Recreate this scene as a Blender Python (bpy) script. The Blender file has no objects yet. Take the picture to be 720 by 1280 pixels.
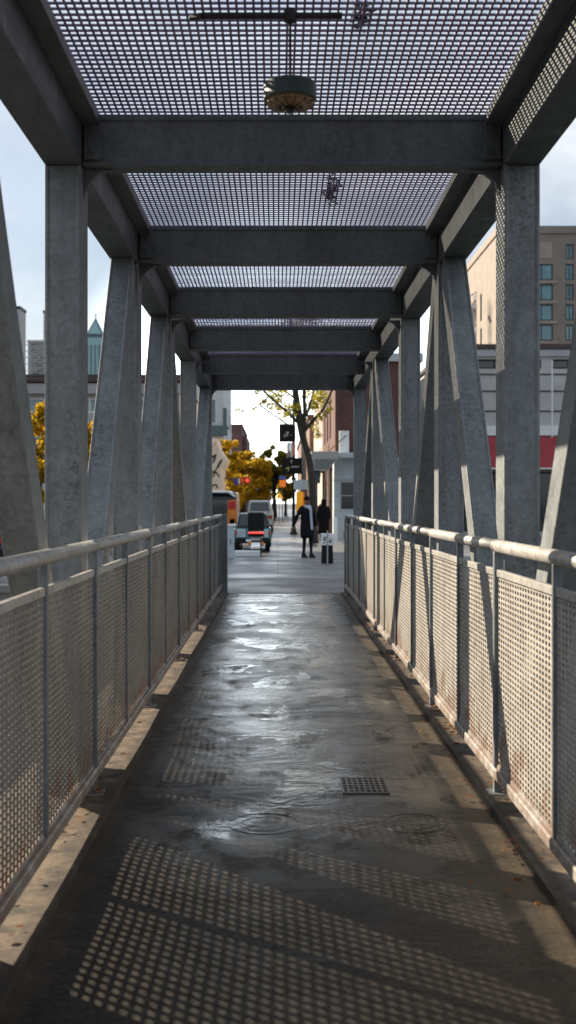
import bpy, bmesh, math, random
from mathutils import Vector, Matrix
import numpy as np

random.seed(7)
rng = np.random.default_rng(11)
scene = bpy.context.scene
COL = scene.collection
R = math.radians
F, VX, VY, EYE = 1400.0, 347.5, 628.0, 1.6          # photo focal length (px), vanishing point, eye height


def at(x, y, d):
    """photo pixel at distance d along the walkway -> world point"""
    return Vector(((x - VX) * d / F, d, EYE - (y - VY) * d / F))


# ------------------------------------------------------------------ materials
def nodes(name):
    m = bpy.data.materials.new(name)
    m.use_nodes = True
    nt = m.node_tree
    b = nt.nodes['Principled BSDF']
    return m, nt, b


def pos(nt, scale=(1, 1, 1), rot=(0, 0, 0)):
    g = nt.nodes.new('ShaderNodeNewGeometry')
    mp = nt.nodes.new('ShaderNodeMapping')
    mp.inputs['Scale'].default_value = scale
    mp.inputs['Rotation'].default_value = rot
    nt.links.new(g.outputs['Position'], mp.inputs['Vector'])
    return mp.outputs['Vector']


def noise(nt, vec, scale, detail=4, rough=.55, dist=0.0):
    n = nt.nodes.new('ShaderNodeTexNoise')
    n.inputs['Scale'].default_value = scale
    n.inputs['Detail'].default_value = detail
    n.inputs['Roughness'].default_value = rough
    n.inputs['Distortion'].default_value = dist
    nt.links.new(vec, n.inputs['Vector'])
    return n.outputs['Fac']


def ramp(nt, fac, stops):
    r = nt.nodes.new('ShaderNodeValToRGB')
    el = r.color_ramp.elements
    while len(el) < len(stops):
        el.new(0.5)
    for e, (p, c) in zip(el, stops):
        e.position = p
        e.color = (c, c, c, 1) if isinstance(c, (int, float)) else (*c, 1)
    nt.links.new(fac, r.inputs['Fac'])
    return r.outputs['Color']


def mix(nt, fac, a, b, mode='MIX'):
    m = nt.nodes.new('ShaderNodeMix')
    m.data_type = 'RGBA'
    m.blend_type = mode
    if isinstance(fac, (int, float)):
        m.inputs['Factor'].default_value = fac
    else:
        nt.links.new(fac, m.inputs['Factor'])
    for s, v in (('A', a), ('B', b)):
        sock = [i for i in m.inputs if i.name == s and i.type == 'RGBA'][0]
        if isinstance(v, tuple):
            sock.default_value = (*v, 1)
        else:
            nt.links.new(v, sock)
    return [o for o in m.outputs if o.type == 'RGBA'][0]


def bump(nt, b, height, strength=.3, dist=.01, prev=None):
    n = nt.nodes.new('ShaderNodeBump')
    n.inputs['Strength'].default_value = strength
    n.inputs['Distance'].default_value = dist
    nt.links.new(height, n.inputs['Height'])
    if prev is not None:
        nt.links.new(prev, n.inputs['Normal'])
    nt.links.new(n.outputs['Normal'], b.inputs['Normal'])
    return n.outputs['Normal']


def plain(name, col, rough=.6, metal=0.0, var=.18, scale=6, spec=.5, bmp=0.0):
    """paint / plastic / cloth with dirt and tone variation"""
    m, nt, b = nodes(name)
    p = pos(nt)
    n = noise(nt, p, scale, 6, .6)
    lo = tuple(max(0, c * (1 - var)) for c in col)
    hi = tuple(min(1, c * (1 + var)) for c in col)
    nt.links.new(ramp(nt, n, [(.3, lo), (.7, hi)]), b.inputs['Base Color'])
    b.inputs['Roughness'].default_value = rough
    b.inputs['Metallic'].default_value = metal
    b.inputs['Specular IOR Level'].default_value = spec
    if bmp:
        bump(nt, b, noise(nt, p, scale * 12, 3), bmp, .004)
    return m


def steel(name, dark, light, rust=0.0, rough=(.42, .62), metal=.25):
    """galvanised steel: spangle, long weather streaks, stain specks, rust where asked"""
    m, nt, b = nodes(name)
    p = pos(nt)
    ps = pos(nt, (9, 9, .7))
    v = nt.nodes.new('ShaderNodeTexVoronoi')
    v.inputs['Scale'].default_value = 42
    nt.links.new(p, v.inputs['Vector'])
    sp = nt.nodes.new('ShaderNodeSeparateColor')
    nt.links.new(v.outputs['Color'], sp.inputs['Color'])
    spangle = ramp(nt, sp.outputs[0], [(0, .36), (1, .64)])
    big = noise(nt, p, 2.3, 6, .6)
    mid = noise(nt, ps, 2.0, 5, .65)
    base = ramp(nt, big, [(.25, dark), (.75, light)])
    c = mix(nt, .5, base, spangle, 'OVERLAY')
    c = mix(nt, .55, c, ramp(nt, mid, [(.3, .39), (.68, .59)]), 'OVERLAY')
    # dark weather stains, patchy
    st = noise(nt, pos(nt, (1, 1, .35)), 5.5, 9, .72)
    stain = ramp(nt, st, [(.56, 0.0), (.72, .5)])
    c = mix(nt, stain, c, (.045, .045, .043))
    clus = ramp(nt, noise(nt, pos(nt, (1, 1, .3)), 3.3, 4, .6), [(.50, 0.0), (.62, 1.0)])
    fleck = ramp(nt, noise(nt, p, 46, 4, .7), [(.52, 0.0), (.62, .6)])
    c = mix(nt, mix(nt, 1.0, clus, fleck, 'MULTIPLY'), c, (.03, .031, .031))
    pit = ramp(nt, noise(nt, p, 70, 2, .5), [(.70, 0.0), (.76, .5)])
    c = mix(nt, pit, c, (.06, .055, .05))
    if rust:
        rn = noise(nt, p, 7, 8, .7)
        g = nt.nodes.new('ShaderNodeNewGeometry')
        s = nt.nodes.new('ShaderNodeSeparateXYZ')
        nt.links.new(g.outputs['Position'], s.inputs[0])
        mr = nt.nodes.new('ShaderNodeMapRange')
        mr.inputs['From Min'].default_value = .2
        mr.inputs['From Max'].default_value = .55
        mr.inputs['To Min'].default_value = .20
        mr.inputs['To Max'].default_value = 0
        nt.links.new(s.outputs['Z'], mr.inputs['Value'])
        ad = nt.nodes.new('ShaderNodeMath'); ad.operation = 'ADD'
        nt.links.new(rn, ad.inputs[0]); nt.links.new(mr.outputs[0], ad.inputs[1])
        rm = ramp(nt, ad.outputs[0], [(.62, 0.0), (.74, rust)])
        c = mix(nt, rm, c, (.16, .062, .022))
    nt.links.new(c, b.inputs['Base Color'])
    b.inputs['Metallic'].default_value = metal
    nt.links.new(ramp(nt, noise(nt, p, 9, 5), [(.3, rough[0]), (.7, rough[1])]), b.inputs['Roughness'])
    n1 = bump(nt, b, noise(nt, p, 140, 2), .25, .0015)
    bump(nt, b, big, .15, .01, n1)
    return m


M = {}
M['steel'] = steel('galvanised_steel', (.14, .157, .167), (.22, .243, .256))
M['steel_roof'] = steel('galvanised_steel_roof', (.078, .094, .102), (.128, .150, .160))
M['rail_dark'] = steel('rail_post_steel', (.11, .13, .145), (.19, .215, .235), .4, (.4, .55))
M['rail'] = steel('railing_steel', (.30, .30, .29), (.43, .42, .40), .5, (.35, .5))
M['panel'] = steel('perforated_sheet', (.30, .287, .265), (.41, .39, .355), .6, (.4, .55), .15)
M['panel_shade'] = steel('shaded_perforated_sheet', (.15, .145, .135), (.25, .235, .21), .7, (.45, .6), .15)  # darker copy of the panel sheet, shade of the left side painted in
M['grate'] = plain('roof_grating_steel', (.20, .17, .29), .5, .3, .25, 9)
M['iron'] = plain('dark_iron', (.03, .032, .035), .55, .3, .3, 12)
M['teal_metal'] = plain('dark_teal_metal', (.05, .075, .08), .45, .2, .2, 14)
M['black'] = plain('black_paint', (.007, .007, .008), .55, 0, .3, 9, .25)
M['rubber'] = plain('tyre_rubber', (.018, .018, .019), .75, 0, .2, 15)
M['white'] = plain('white_paint', (.72, .74, .75), .4, 0, .07, 4)
M['pale_blue'] = plain('pale_grey_blue_paint', (.42, .48, .52), .6, 0, .12, 2.5)
M['pale_grey'] = plain('pale_grey_panel', (.43, .43, .42), .7, 0, .12, 1.2)
M['fascia'] = plain('grey_fascia', (.36, .37, .38), .65, 0, .08, 1.5)
M['fascia_dark'] = plain('wet_cast_iron', (.09, .09, .09), .3, .5, .3, 30)
M['dark_panel'] = plain('grey_canopy_panel', (.17, .175, .175), .6, 0, .1, 3)
M['coping'] = plain('dark_brown_coping', (.055, .032, .03), .5, 0, .2, 2)
M['cream'] = plain('cream_render', (.48, .39, .335), .75, 0, .10, 1.1)
M['tan'] = plain('tan_concrete', (.31, .26, .215), .8, 0, .12, .8)
M['tan_dark'] = plain('tan_brown_concrete', (.215, .185, .16), .8, 0, .14, .8)
M['awning_red'] = plain('red_awning', (.30, .022, .032), .6, 0, .12, 2)
M['teal_cornice'] = plain('teal_cornice_paint', (.06, .11, .125), .5, 0, .15, 2)
M['teal_glass_wall'] = plain('pale_teal_cladding', (.25, .42, .44), .4, 0, .12, .6)
M['chrome'] = plain('chrome', (.75, .76, .77), .12, 1.0, .05, 8)
M['skin'] = plain('skin', (.20, .11, .075), .55, 0, .1, 30)
M['hair'] = plain('hair', (.012, .009, .008), .6, 0, .3, 60)
M['dark_cloth'] = plain('dark_navy_cloth', (.006, .007, .011), .85, 0, .3, 30, .2, .2)
M['black_cloth'] = plain('black_cloth', (.005, .005, .006), .88, 0, .3, 30, .2, .2)
M['scarf'] = plain('white_cloth', (.42, .46, .54), .85, 0, .08, 40, .2, .2)
M['yellow'] = plain('yellow_vinyl', (.80, .46, .02), .5, 0, .1, 3)
M['orange'] = plain('orange_paint', (.72, .20, .015), .4, 0, .12, 3)
M['teal_paint'] = plain('teal_car_paint', (.05, .16, .18), .25, .2, .08, 2)
M['navy_paint'] = plain('dark_car_paint', (.018, .024, .03), .25, .2, .1, 2)
M['silver_paint'] = plain('silver_car_paint', (.42, .50, .53), .28, .5, .06, 2)
M['red_plastic'] = plain('red_lamp_plastic', (.45, .02, .015), .25, 0, .1, 20)
M['blue_sign'] = plain('blue_sign_face', (.02, .06, .34), .45, 0, .1, 6)
M['bark'] = plain('tree_bark', (.05, .042, .036), .9, 0, .45, 7, .3, .6)
M['yellow_wood'] = plain('ochre_wood', (.45, .27, .07), .6, 0, .25, 5)
M['brown'] = plain('brown_timber', (.16, .10, .085), .7, 0, .25, 4)
M['green_mark'] = plain('green_sign_mark', (.35, .5, .12), .5, 0, .05, 6)
M['sign_mark'] = plain('white_sign_mark', (.6, .62, .63), .5, 0, .05, 6)


def glow(name, col, strength):
    m, nt, b = nodes(name)
    b.inputs['Base Color'].default_value = (*col, 1)
    b.inputs['Emission Color'].default_value = (*col, 1)
    b.inputs['Emission Strength'].default_value = strength
    b.inputs['Roughness'].default_value = .3
    return m


M['red_light'] = glow('lit_red_lamp', (.9, .07, .04), .55)
M['amber_lens'] = plain('amber_lens', (.26, .16, .075), .25, 0, .35, 60)


def glass(name, col, rough=.06):
    m, nt, b = nodes(name)
    p = pos(nt)
    n = noise(nt, p, .9, 3)
    nt.links.new(ramp(nt, n, [(.3, tuple(c * .6 for c in col)), (.7, col)]), b.inputs['Base Color'])
    b.inputs['Roughness'].default_value = rough
    b.inputs['Specular IOR Level'].default_value = .8
    return m


M['glass'] = glass('window_glass', (.10, .19, .22))
M['glass_teal'] = glass('teal_window_glass', (.10, .26, .31))
M['glass_teal_pale'] = glass('teal_glass_with_blind', (.20, .34, .36), .12)
M['glass_dark'] = glass('dark_window_glass', (.012, .015, .017))
M['glass_car'] = glass('car_glass', (.02, .03, .033), .04)


def brick(name, c1, c2, mortar, sc=1.0):
    m, nt, b = nodes(name)
    g = nt.nodes.new('ShaderNodeTexCoord')
    sep = nt.nodes.new('ShaderNodeSeparateXYZ')
    nt.links.new(g.outputs['Object'], sep.inputs[0])
    ad = nt.nodes.new('ShaderNodeMath'); ad.operation = 'ADD'
    nt.links.new(sep.outputs['X'], ad.inputs[0]); nt.links.new(sep.outputs['Y'], ad.inputs[1])
    cb = nt.nodes.new('ShaderNodeCombineXYZ')
    nt.links.new(ad.outputs[0], cb.inputs['X']); nt.links.new(sep.outputs['Z'], cb.inputs['Y'])
    t = nt.nodes.new('ShaderNodeTexBrick')
    t.inputs['Scale'].default_value = sc
    t.inputs['Brick Width'].default_value = .22
    t.inputs['Row Height'].default_value = .075
    t.inputs['Mortar Size'].default_value = .012
    t.inputs['Color1'].default_value = (*c1, 1)
    t.inputs['Color2'].default_value = (*c2, 1)
    t.inputs['Mortar'].default_value = (*mortar, 1)
    nt.links.new(cb.outputs[0], t.inputs['Vector'])
    n = noise(nt, g.outputs['Object'], 1.2, 6, .65)
    c = mix(nt, .6, t.outputs['Color'], ramp(nt, n, [(.3, .3), (.7, .65)]), 'OVERLAY')
    nt.links.new(c, b.inputs['Base Color'])
    b.inputs['Roughness'].default_value = .85
    bump(nt, b, t.outputs['Fac'], -.4, .01)
    return m


M['brick_red'] = brick('red_brick', (.13, .045, .038), (.085, .03, .028), (.10, .075, .07))
M['brick_far'] = brick('plum_brick', (.155, .075, .085), (.13, .06, .07), (.13, .09, .09), .5)
M['stone_grey'] = brick('grey_stone_block', (.25, .24, .22), (.10, .10, .10), (.33, .33, .33), .16)


def mat_asphalt_wet():
    """worn asphalt after rain: film of water in the middle, drier rough margins, ripples across"""
    m, nt, b = nodes('wet_asphalt')
    p = pos(nt)
    fine = noise(nt, p, 160, 3, .6)
    grain = noise(nt, p, 48, 3, .6)
    lowp = pos(nt, (.8, 1.15, 1))
    low = noise(nt, lowp, 1.15, 5, .6, .4)
    patch = noise(nt, p, 1.4, 7, .65)
    c = ramp(nt, patch, [(.3, (.013, .012, .0108)), (.7, (.036, .0315, .027))])
    c = mix(nt, .7, c, ramp(nt, grain, [(.36, .20), (.64, .84)]), 'OVERLAY')
    speck = ramp(nt, fine, [(.60, 0.0), (.68, .35)])
    c = mix(nt, speck, c, (.12, .11, .10))
    # silt / dust along both margins
    s = nt.nodes.new('ShaderNodeSeparateXYZ')
    nt.links.new(p, s.inputs[0])
    sub = nt.nodes.new('ShaderNodeMath'); sub.operation = 'SUBTRACT'
    nt.links.new(s.outputs['X'], sub.inputs[0]); sub.inputs[1].default_value = .09
    ab = nt.nodes.new('ShaderNodeMath'); ab.operation = 'ABSOLUTE'
    nt.links.new(sub.outputs[0], ab.inputs[0])
    n2 = noise(nt, p, 6, 6, .7)
    mad = nt.nodes.new('ShaderNodeMath'); mad.operation = 'MULTIPLY_ADD'
    nt.links.new(n2, mad.inputs[0]); mad.inputs[1].default_value = .35
    nt.links.new(ab.outputs[0], mad.inputs[2])
    edge = ramp(nt, mad.outputs[0], [(1.06, 0.0), (1.0, 0.0)])
    mr = nt.nodes.new('ShaderNodeMapRange')
    mr.inputs['From Min'].default_value = 1.02
    mr.inputs['From Max'].default_value = 1.26
    nt.links.new(mad.outputs[0], mr.inputs['Value'])
    c = mix(nt, mr.outputs[0], c, (.10, .08, .058))
    nt.links.new(c, b.inputs['Base Color'])
    # where the film of water lies: the sunken middle of the far two thirds
    def mrange(sock, a, b_, c0=0.0, c1=1.0):
        q = nt.nodes.new('ShaderNodeMapRange'); q.interpolation_type = 'SMOOTHSTEP'
        q.inputs['From Min'].default_value = a; q.inputs['From Max'].default_value = b_
        q.inputs['To Min'].default_value = c0; q.inputs['To Max'].default_value = c1
        nt.links.new(sock, q.inputs['Value']); return q.outputs[0]
    def math2(op, a, b_):
        q = nt.nodes.new('ShaderNodeMath'); q.operation = op; q.use_clamp = True
        for k_, v_ in enumerate((a, b_)):
            if isinstance(v_, (int, float)): q.inputs[k_].default_value = v_
            else: nt.links.new(v_, q.inputs[k_])
        return q.outputs[0]
    along = mrange(s.outputs['Y'], 3.9, 7.6)
    across = mrange(ab.outputs[0], .55, 1.08, 1.0, 0.0)
    film = math2('MULTIPLY', along, across)
    blot = mrange(low, .36, .62)
    film = math2('MULTIPLY', film, mrange(blot, 0, 1, .45, 1.0))
    film = math2('ADD', film, mrange(low, .55, .75, 0.0, .30))
    film = math2('SUBTRACT', film, mr.outputs[0])
    dry = mrange(noise(nt, pos(nt, (1, .55, 1)), 3.4, 8, .7), .50, .66, 0.0, .55)
    film = math2('SUBTRACT', film, dry)
    pud = mrange(noise(nt, pos(nt, (1, .8, 1)), 1.55, 6, .62, .5), .535, .60)
    pud = math2('MULTIPLY', pud, mrange(film, .15, .5))
    rg_ = mix(nt, pud, ramp(nt, film, [(0, .52), (.35, .40), (1, .27)]), (.17, .17, .17))
    nt.links.new(rg_, b.inputs['Roughness'])
    nt.links.new(ramp(nt, film, [(0, .13), (1, 1.0)]), b.inputs['Specular IOR Level'])
    b.inputs['IOR'].default_value = 1.5
    n1 = bump(nt, b, fine, .12, .0010)
    n2b = bump(nt, b, grain, .10, .0025, n1)
    ripp = noise(nt, pos(nt, (1.0, 1.55, 1)), 2.6, 4, .55, .6)
    n3 = bump(nt, b, ripp, .27, .05, n2b)
    rip2 = noise(nt, pos(nt, (1, 1.15, 1)), 15, 3, .55, 1.6)
    bump(nt, b, rip2, .13, .008, n3)
    return m


M['wet'] = mat_asphalt_wet()
M['cover'] = M['wet']


def mat_concrete(name, dark, light, slab=None, rough=(.55, .8), stain=.5, ssc=3.1, bsc=1.3, st=(.50, .64)):
    m, nt, b = nodes(name)
    p = pos(nt)
    n = noise(nt, p, bsc, 8, .65)
    c = ramp(nt, n, [(.28, dark), (.72, light)])
    c = mix(nt, .5, c, ramp(nt, noise(nt, p, 60, 3), [(.3, .36), (.7, .64)]), 'OVERLAY')
    sm = ramp(nt, noise(nt, p, ssc, 9, .72), [(st[0], 0.0), (st[1], stain)])
    c = mix(nt, sm, c, tuple(x * .35 for x in dark))
    if slab:
        t = nt.nodes.new('ShaderNodeTexBrick')
        t.offset = 0
        t.inputs['Scale'].default_value = 1
        t.inputs['Brick Width'].default_value = slab
        t.inputs['Row Height'].default_value = slab * 1.5
        t.inputs['Mortar Size'].default_value = .012
        t.inputs['Color1'].default_value = (1, 1, 1, 1)
        t.inputs['Color2'].default_value = (.84, .84, .84, 1)
        t.inputs['Mortar'].default_value = (.25, .25, .25, 1)
        nt.links.new(p, t.inputs['Vector'])
        c = mix(nt, 1.0, c, t.outputs['Color'], 'MULTIPLY')
    nt.links.new(c, b.inputs['Base Color'])
    nt.links.new(ramp(nt, noise(nt, p, .8, 5), [(.35, rough[0]), (.65, rough[1])]), b.inputs['Roughness'])
    bump(nt, b, noise(nt, p, 45, 4), .3, .004)
    return m


M['kerb'] = mat_concrete('kerb_concrete', (.05, .037, .025), (.19, .138, .088), None, (.6, .85), .92, 9, 7, (.46, .60))
def wet_kerb_edge():
    # damp dark seepage along the inner lip of the kerbs
    nt = M['kerb'].node_tree; b = nt.nodes['Principled BSDF']
    src = b.inputs['Base Color'].links[0].from_socket
    g = nt.nodes.new('ShaderNodeNewGeometry'); s = nt.nodes.new('ShaderNodeSeparateXYZ')
    nt.links.new(g.outputs['Position'], s.inputs[0])
    sub = nt.nodes.new('ShaderNodeMath'); sub.operation = 'SUBTRACT'; sub.inputs[1].default_value = .13
    nt.links.new(s.outputs['X'], sub.inputs[0])
    ab = nt.nodes.new('ShaderNodeMath'); ab.operation = 'ABSOLUTE'; nt.links.new(sub.outputs[0], ab.inputs[0])
    n = noise(nt, pos(nt, (1, .45, 1)), 9, 7, .7)
    mad = nt.nodes.new('ShaderNodeMath'); mad.operation = 'MULTIPLY_ADD'; mad.inputs[1].default_value = -.28
    nt.links.new(n, mad.inputs[0]); nt.links.new(ab.outputs[0], mad.inputs[2])
    mr = nt.nodes.new('ShaderNodeMapRange'); mr.inputs['From Min'].default_value = .84; mr.inputs['From Max'].default_value = .96
    mr.inputs['To Min'].default_value = .88; mr.inputs['To Max'].default_value = 0
    nt.links.new(mad.outputs[0], mr.inputs['Value'])
    nt.links.new(mix(nt, mr.outputs[0], src, (.022, .019, .016)), b.inputs['Base Color'])


wet_kerb_edge()
M['sidewalk'] = mat_concrete('sidewalk_concrete', (.125, .135, .145), (.19, .195, .20), 2.6, (.34, .6), .3)
M['apron'] = mat_concrete('apron_asphalt', (.05, .05, .05), (.075, .075, .073), None, (.4, .6), .3)
M['road'] = mat_concrete('road_asphalt', (.04, .04, .042), (.065, .065, .065), None, (.4, .75), .3)
M['ret_wall'] = mat_concrete('retaining_concrete', (.2, .19, .18), (.3, .29, .27), None)


def mat_leaf(name, stops):
    m, nt, b = nodes(name)
    g = nt.nodes.new('ShaderNodeNewGeometry')
    n = noise(nt, g.outputs['Position'], .9, 3, .6)
    ad = nt.nodes.new('ShaderNodeMath'); ad.operation = 'MULTIPLY_ADD'
    nt.links.new(g.outputs['Random Per Island'], ad.inputs[0]); ad.inputs[1].default_value = .55
    mul = nt.nodes.new('ShaderNodeMath'); mul.operation = 'MULTIPLY'
    nt.links.new(n, mul.inputs[0]); mul.inputs[1].default_value = .6
    nt.links.new(mul.outputs[0], ad.inputs[2])
    c = ramp(nt, ad.outputs[0], stops)
    nt.links.new(c, b.inputs['Base Color'])
    b.inputs['Roughness'].default_value = .6
    b.inputs['Specular IOR Level'].default_value = .25
    tr = nt.nodes.new('ShaderNodeBsdfTranslucent')
    nt.links.new(c, tr.inputs['Color'])
    ms = nt.nodes.new('ShaderNodeMixShader')
    ms.inputs[0].default_value = .5
    out = nt.nodes['Material Output']
    nt.links.new(b.outputs[0], ms.inputs[1]); nt.links.new(tr.outputs[0], ms.inputs[2])
    nt.links.new(ms.outputs[0], out.inputs['Surface'])
    return m


M['leaf_gold'] = mat_leaf('golden_leaves', [(.15, (.10, .085, .008)), (.38, (.24, .19, .012)), (.62, (.58, .34, .012)), (.9, (.74, .52, .035))])
M['leaf_mixed'] = mat_leaf('green_yellow_leaves', [(.15, (.05, .085, .012)), (.45, (.14, .17, .016)), (.7, (.42, .32, .02)), (.9, (.55, .36, .03))])
M['leaf_lime'] = mat_leaf('yellow_green_leaves', [(.15, (.14, .17, .02)), (.5, (.34, .34, .03)), (.85, (.58, .46, .05))])
M['leaf_dry'] = mat_leaf('fallen_brown_leaves', [(.2, (.09, .03, .012)), (.5, (.24, .08, .02)), (.85, (.36, .16, .04))])
M['leaf_black'] = plain('rotten_leaves', (.010, .009, .008), .8, 0, .3, 40)


# ------------------------------------------------------------------ mesh helper
class MB:
    def __init__(self):
        self.v, self.f = [], []

    def add(self, vs, fs):
        o = len(self.v)
        self.v.extend([tuple(x) for x in vs])
        self.f.extend([tuple(i + o for i in f) for f in fs])
        return self

    def box(self, x0, x1, y0, y1, z0, z1):
        vs = [(x0, y0, z0), (x1, y0, z0), (x1, y1, z0), (x0, y1, z0), (x0, y0, z1), (x1, y0, z1), (x1, y1, z1), (x0, y1, z1)]
        return self.add(vs, [(0, 3, 2, 1), (4, 5, 6, 7), (0, 1, 5, 4), (1, 2, 6, 5), (2, 3, 7, 6), (3, 0, 4, 7)])

    def sweep(self, prof, p0, p1, side=Vector((1, 0, 0))):
        """extrude a 2-D profile (side, up) from p0 to p1"""
        p0, p1 = Vector(p0), Vector(p1)
        d = (p1 - p0).normalized()
        s = (side - d * side.dot(d)).normalized()
        u = s.cross(d)
        n = len(prof)
        vs = [p0 + s * a + u * b for a, b in prof] + [p1 + s * a + u * b for a, b in prof]
        fs = [(i, (i + 1) % n, n + (i + 1) % n, n + i) for i in range(n)]
        return self.add(vs, fs + [tuple(range(n - 1, -1, -1)), tuple(range(n, 2 * n))])

    def tube(self, pts, r, n=10, caps=True):
        pts = [Vector(p) for p in pts]
        rs = r if isinstance(r, (list, tuple)) else [r] * len(pts)
        vs, fs = [], []
        up = Vector((0.31, .2, .93))
        for i, p in enumerate(pts):
            d = (pts[min(i + 1, len(pts) - 1)] - pts[max(i - 1, 0)]).normalized()
            ref = up if abs(d.dot(up)) < .95 else Vector((1, 0, 0))
            a = d.cross(ref).normalized(); b = d.cross(a)
            for k in range(n):
                t = 2 * math.pi * k / n
                vs.append(p + a * math.cos(t) * rs[i] + b * math.sin(t) * rs[i])
        for i in range(len(pts) - 1):
            for k in range(n):
                fs.append((i * n + k, i * n + (k + 1) % n, (i + 1) * n + (k + 1) % n, (i + 1) * n + k))
        if caps:
            fs.append(tuple(range(n - 1, -1, -1)))
            fs.append(tuple((len(pts) - 1) * n + k for k in range(n)))
        return self.add(vs, fs)

    def lathe(self, c, prof, n=28, axis='Z'):
        """profile of (radius, height) around an axis through c"""
        vs, fs = [], []
        for r, h in prof:
            for k in range(n):
                t = 2 * math.pi * k / n
                a, b = r * math.cos(t), r * math.sin(t)
                if axis == 'Z': q = (c[0] + a, c[1] + b, c[2] + h)
                elif axis == 'X': q = (c[0] + h, c[1] + a, c[2] + b)
                else: q = (c[0] + a, c[1] + h, c[2] + b)
                vs.append(q)
        m = len(prof)
        for i in range(m - 1):
            for k in range(n):
                fs.append((i * n + k, i * n + (k + 1) % n, (i + 1) * n + (k + 1) % n, (i + 1) * n + k))
        fs.append(tuple(range(n - 1, -1, -1)))
        fs.append(tuple((m - 1) * n + k for k in range(n)))
        return self.add(vs, fs)

    def prism(self, pts, axis, a0, a1):
        """polygon in the two other axes extruded along axis"""
        def mk(a, p):
            if axis == 'X': return (a, p[0], p[1])
            if axis == 'Y': return (p[0], a, p[1])
            return (p[0], p[1], a)
        n = len(pts)
        vs = [mk(a0, p) for p in pts] + [mk(a1, p) for p in pts]
        return self.add(vs, [(i, (i + 1) % n, n + (i + 1) % n, n + i) for i in range(n)] + [tuple(range(n - 1, -1, -1)), tuple(range(n, 2 * n))])

    def build(self, name, mat, parent=None, bevel=0, smooth=False, seg=2):
        me = bpy.data.meshes.new(name)
        me.from_pydata(self.v, [], self.f)
        bm = bmesh.new(); bm.from_mesh(me)
        bmesh.ops.recalc_face_normals(bm, faces=bm.faces)
        bm.to_mesh(me); bm.free()
        me.materials.append(mat)
        if smooth:
            for p in me.polygons: p.use_smooth = True
        o = bpy.data.objects.new(name, me)
        COL.objects.link(o)
        if parent is not None: o.parent = parent
        if bevel:
            b = o.modifiers.new('edge', 'BEVEL'); b.width = bevel; b.segments = seg; b.limit_method = 'ANGLE'; b.angle_limit = R(35)
        return o


def tag(o, label, cat, group=None):
    o['label'] = label; o['category'] = cat
    if group: o['group'] = group
    return o


def thing(name, label, cat, loc=(0, 0, 0), rz=0, group=None):
    o = bpy.data.objects.new(name, None); COL.objects.link(o)
    o.location = loc; o.rotation_euler = (0, 0, rz); o.empty_display_size = .2
    return tag(o, label, cat, group)


def struct(o, kind='structure'):
    o['kind'] = kind
    return o


def copy_child(o, parent, loc=None):
    c = o.copy(); COL.objects.link(c); c.parent = parent
    if loc is not None: c.location = loc
    for ch in list(o.children): copy_child(ch, c)
    return c


def copy_tree(o, label, loc, rz=0):
    c = o.copy(); COL.objects.link(c); c.location = loc; c.rotation_euler = (0, 0, rz); c['label'] = label
    for ch in list(o.children): copy_child(ch, c)
    return c


# ------------------------------------------------------------------ setting
XL, XR = -1.10, 1.26            # inner faces of the trusses
RLX, RRX = -1.00, 1.19          # railings
END = 19.65                     # where the walkway meets the pavement
GR = -.20                       # street level

# street-level ground: one sheet with a sunken road under the bridge, out to the horizon
g = MB()
FAR = 1500
g.add([(-FAR, END, GR), (FAR, END, GR), (FAR, FAR, GR), (-FAR, FAR, GR)], [(0, 1, 2, 3)])
g.add([(-FAR, -12, GR), (FAR, -12, GR), (FAR, -FAR, GR), (-FAR, -FAR, GR)], [(0, 1, 2, 3)])
g.add([(-FAR, -12, -5.5), (FAR, -12, -5.5), (FAR, END, -5.5), (-FAR, END, -5.5)], [(0, 1, 2, 3)])
g.add([(-FAR, -12, -5.5), (FAR, -12, -5.5), (FAR, -12, GR), (-FAR, -12, GR)], [(0, 1, 2, 3)])
struct(g.build('ground', M['road']))
w = MB().box(-60, 60, END - .35, END - .01, -5.5, -.65)
w.box(-60, -1.55, END - .35, END - .01, -.648, GR + .25).box(1.75, 60, END - .35, END - .01, -.648, GR + .25)
w.box(-60, -1.5, END - .42, END + .04, GR + .25, GR + .37).box(1.7, 60, END - .42, END + .04, GR + .25, GR + .37)
tag(w.build('retaining_wall', M['ret_wall']), 'long low concrete retaining wall at the far end of the bridge', 'wall')

s = MB()
s.box(-6.0, 22, END + 4.0, 33.2, -.45, 0)
s.box(-.28, 22, 33.2, 260, -.45, 0)
struct(s.build('sidewalk', M['sidewalk'], bevel=.015))
struct(MB().box(-6.0, 22, END + .05, END + 4.0, -.45, -.003).build('apron_pavement', M['apron']))
# far pavement on the other side of the street
struct(MB().box(-14, -6.2, 44, 260, -.4, -.04).build('sidewalk', M['sidewalk'], bevel=.015))

# walkway surface and kerbs
def fz_(x, y): return .006 * math.sin(1.9 * y + 1.1 * math.sin(2.0 * x)) + .004 * math.sin(4.3 * y + 2.3 * x) - .006


nx, ny = 24, 360
vs, fs = [], []
for j in range(ny + 1):
    for i in range(nx + 1):
        x = -.95 + (1.16 + .95) * i / nx
        y = -2 + (END + 2) * j / ny
        z = fz_(x, y)
        vs.append((x, y, z))
for j in range(ny):
    for i in range(nx):
        a = j * (nx + 1) + i
        fs.append((a, a + 1, a + nx + 2, a + nx + 1))
fl = MB().add(vs, fs); o = fl.build('walkway', M['wet'], smooth=True); struct(o)
struct(MB().box(-1.5, 1.66, -2, END - .003, -.32, -.03).build('bridge_slab', M['ret_wall']))


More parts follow.
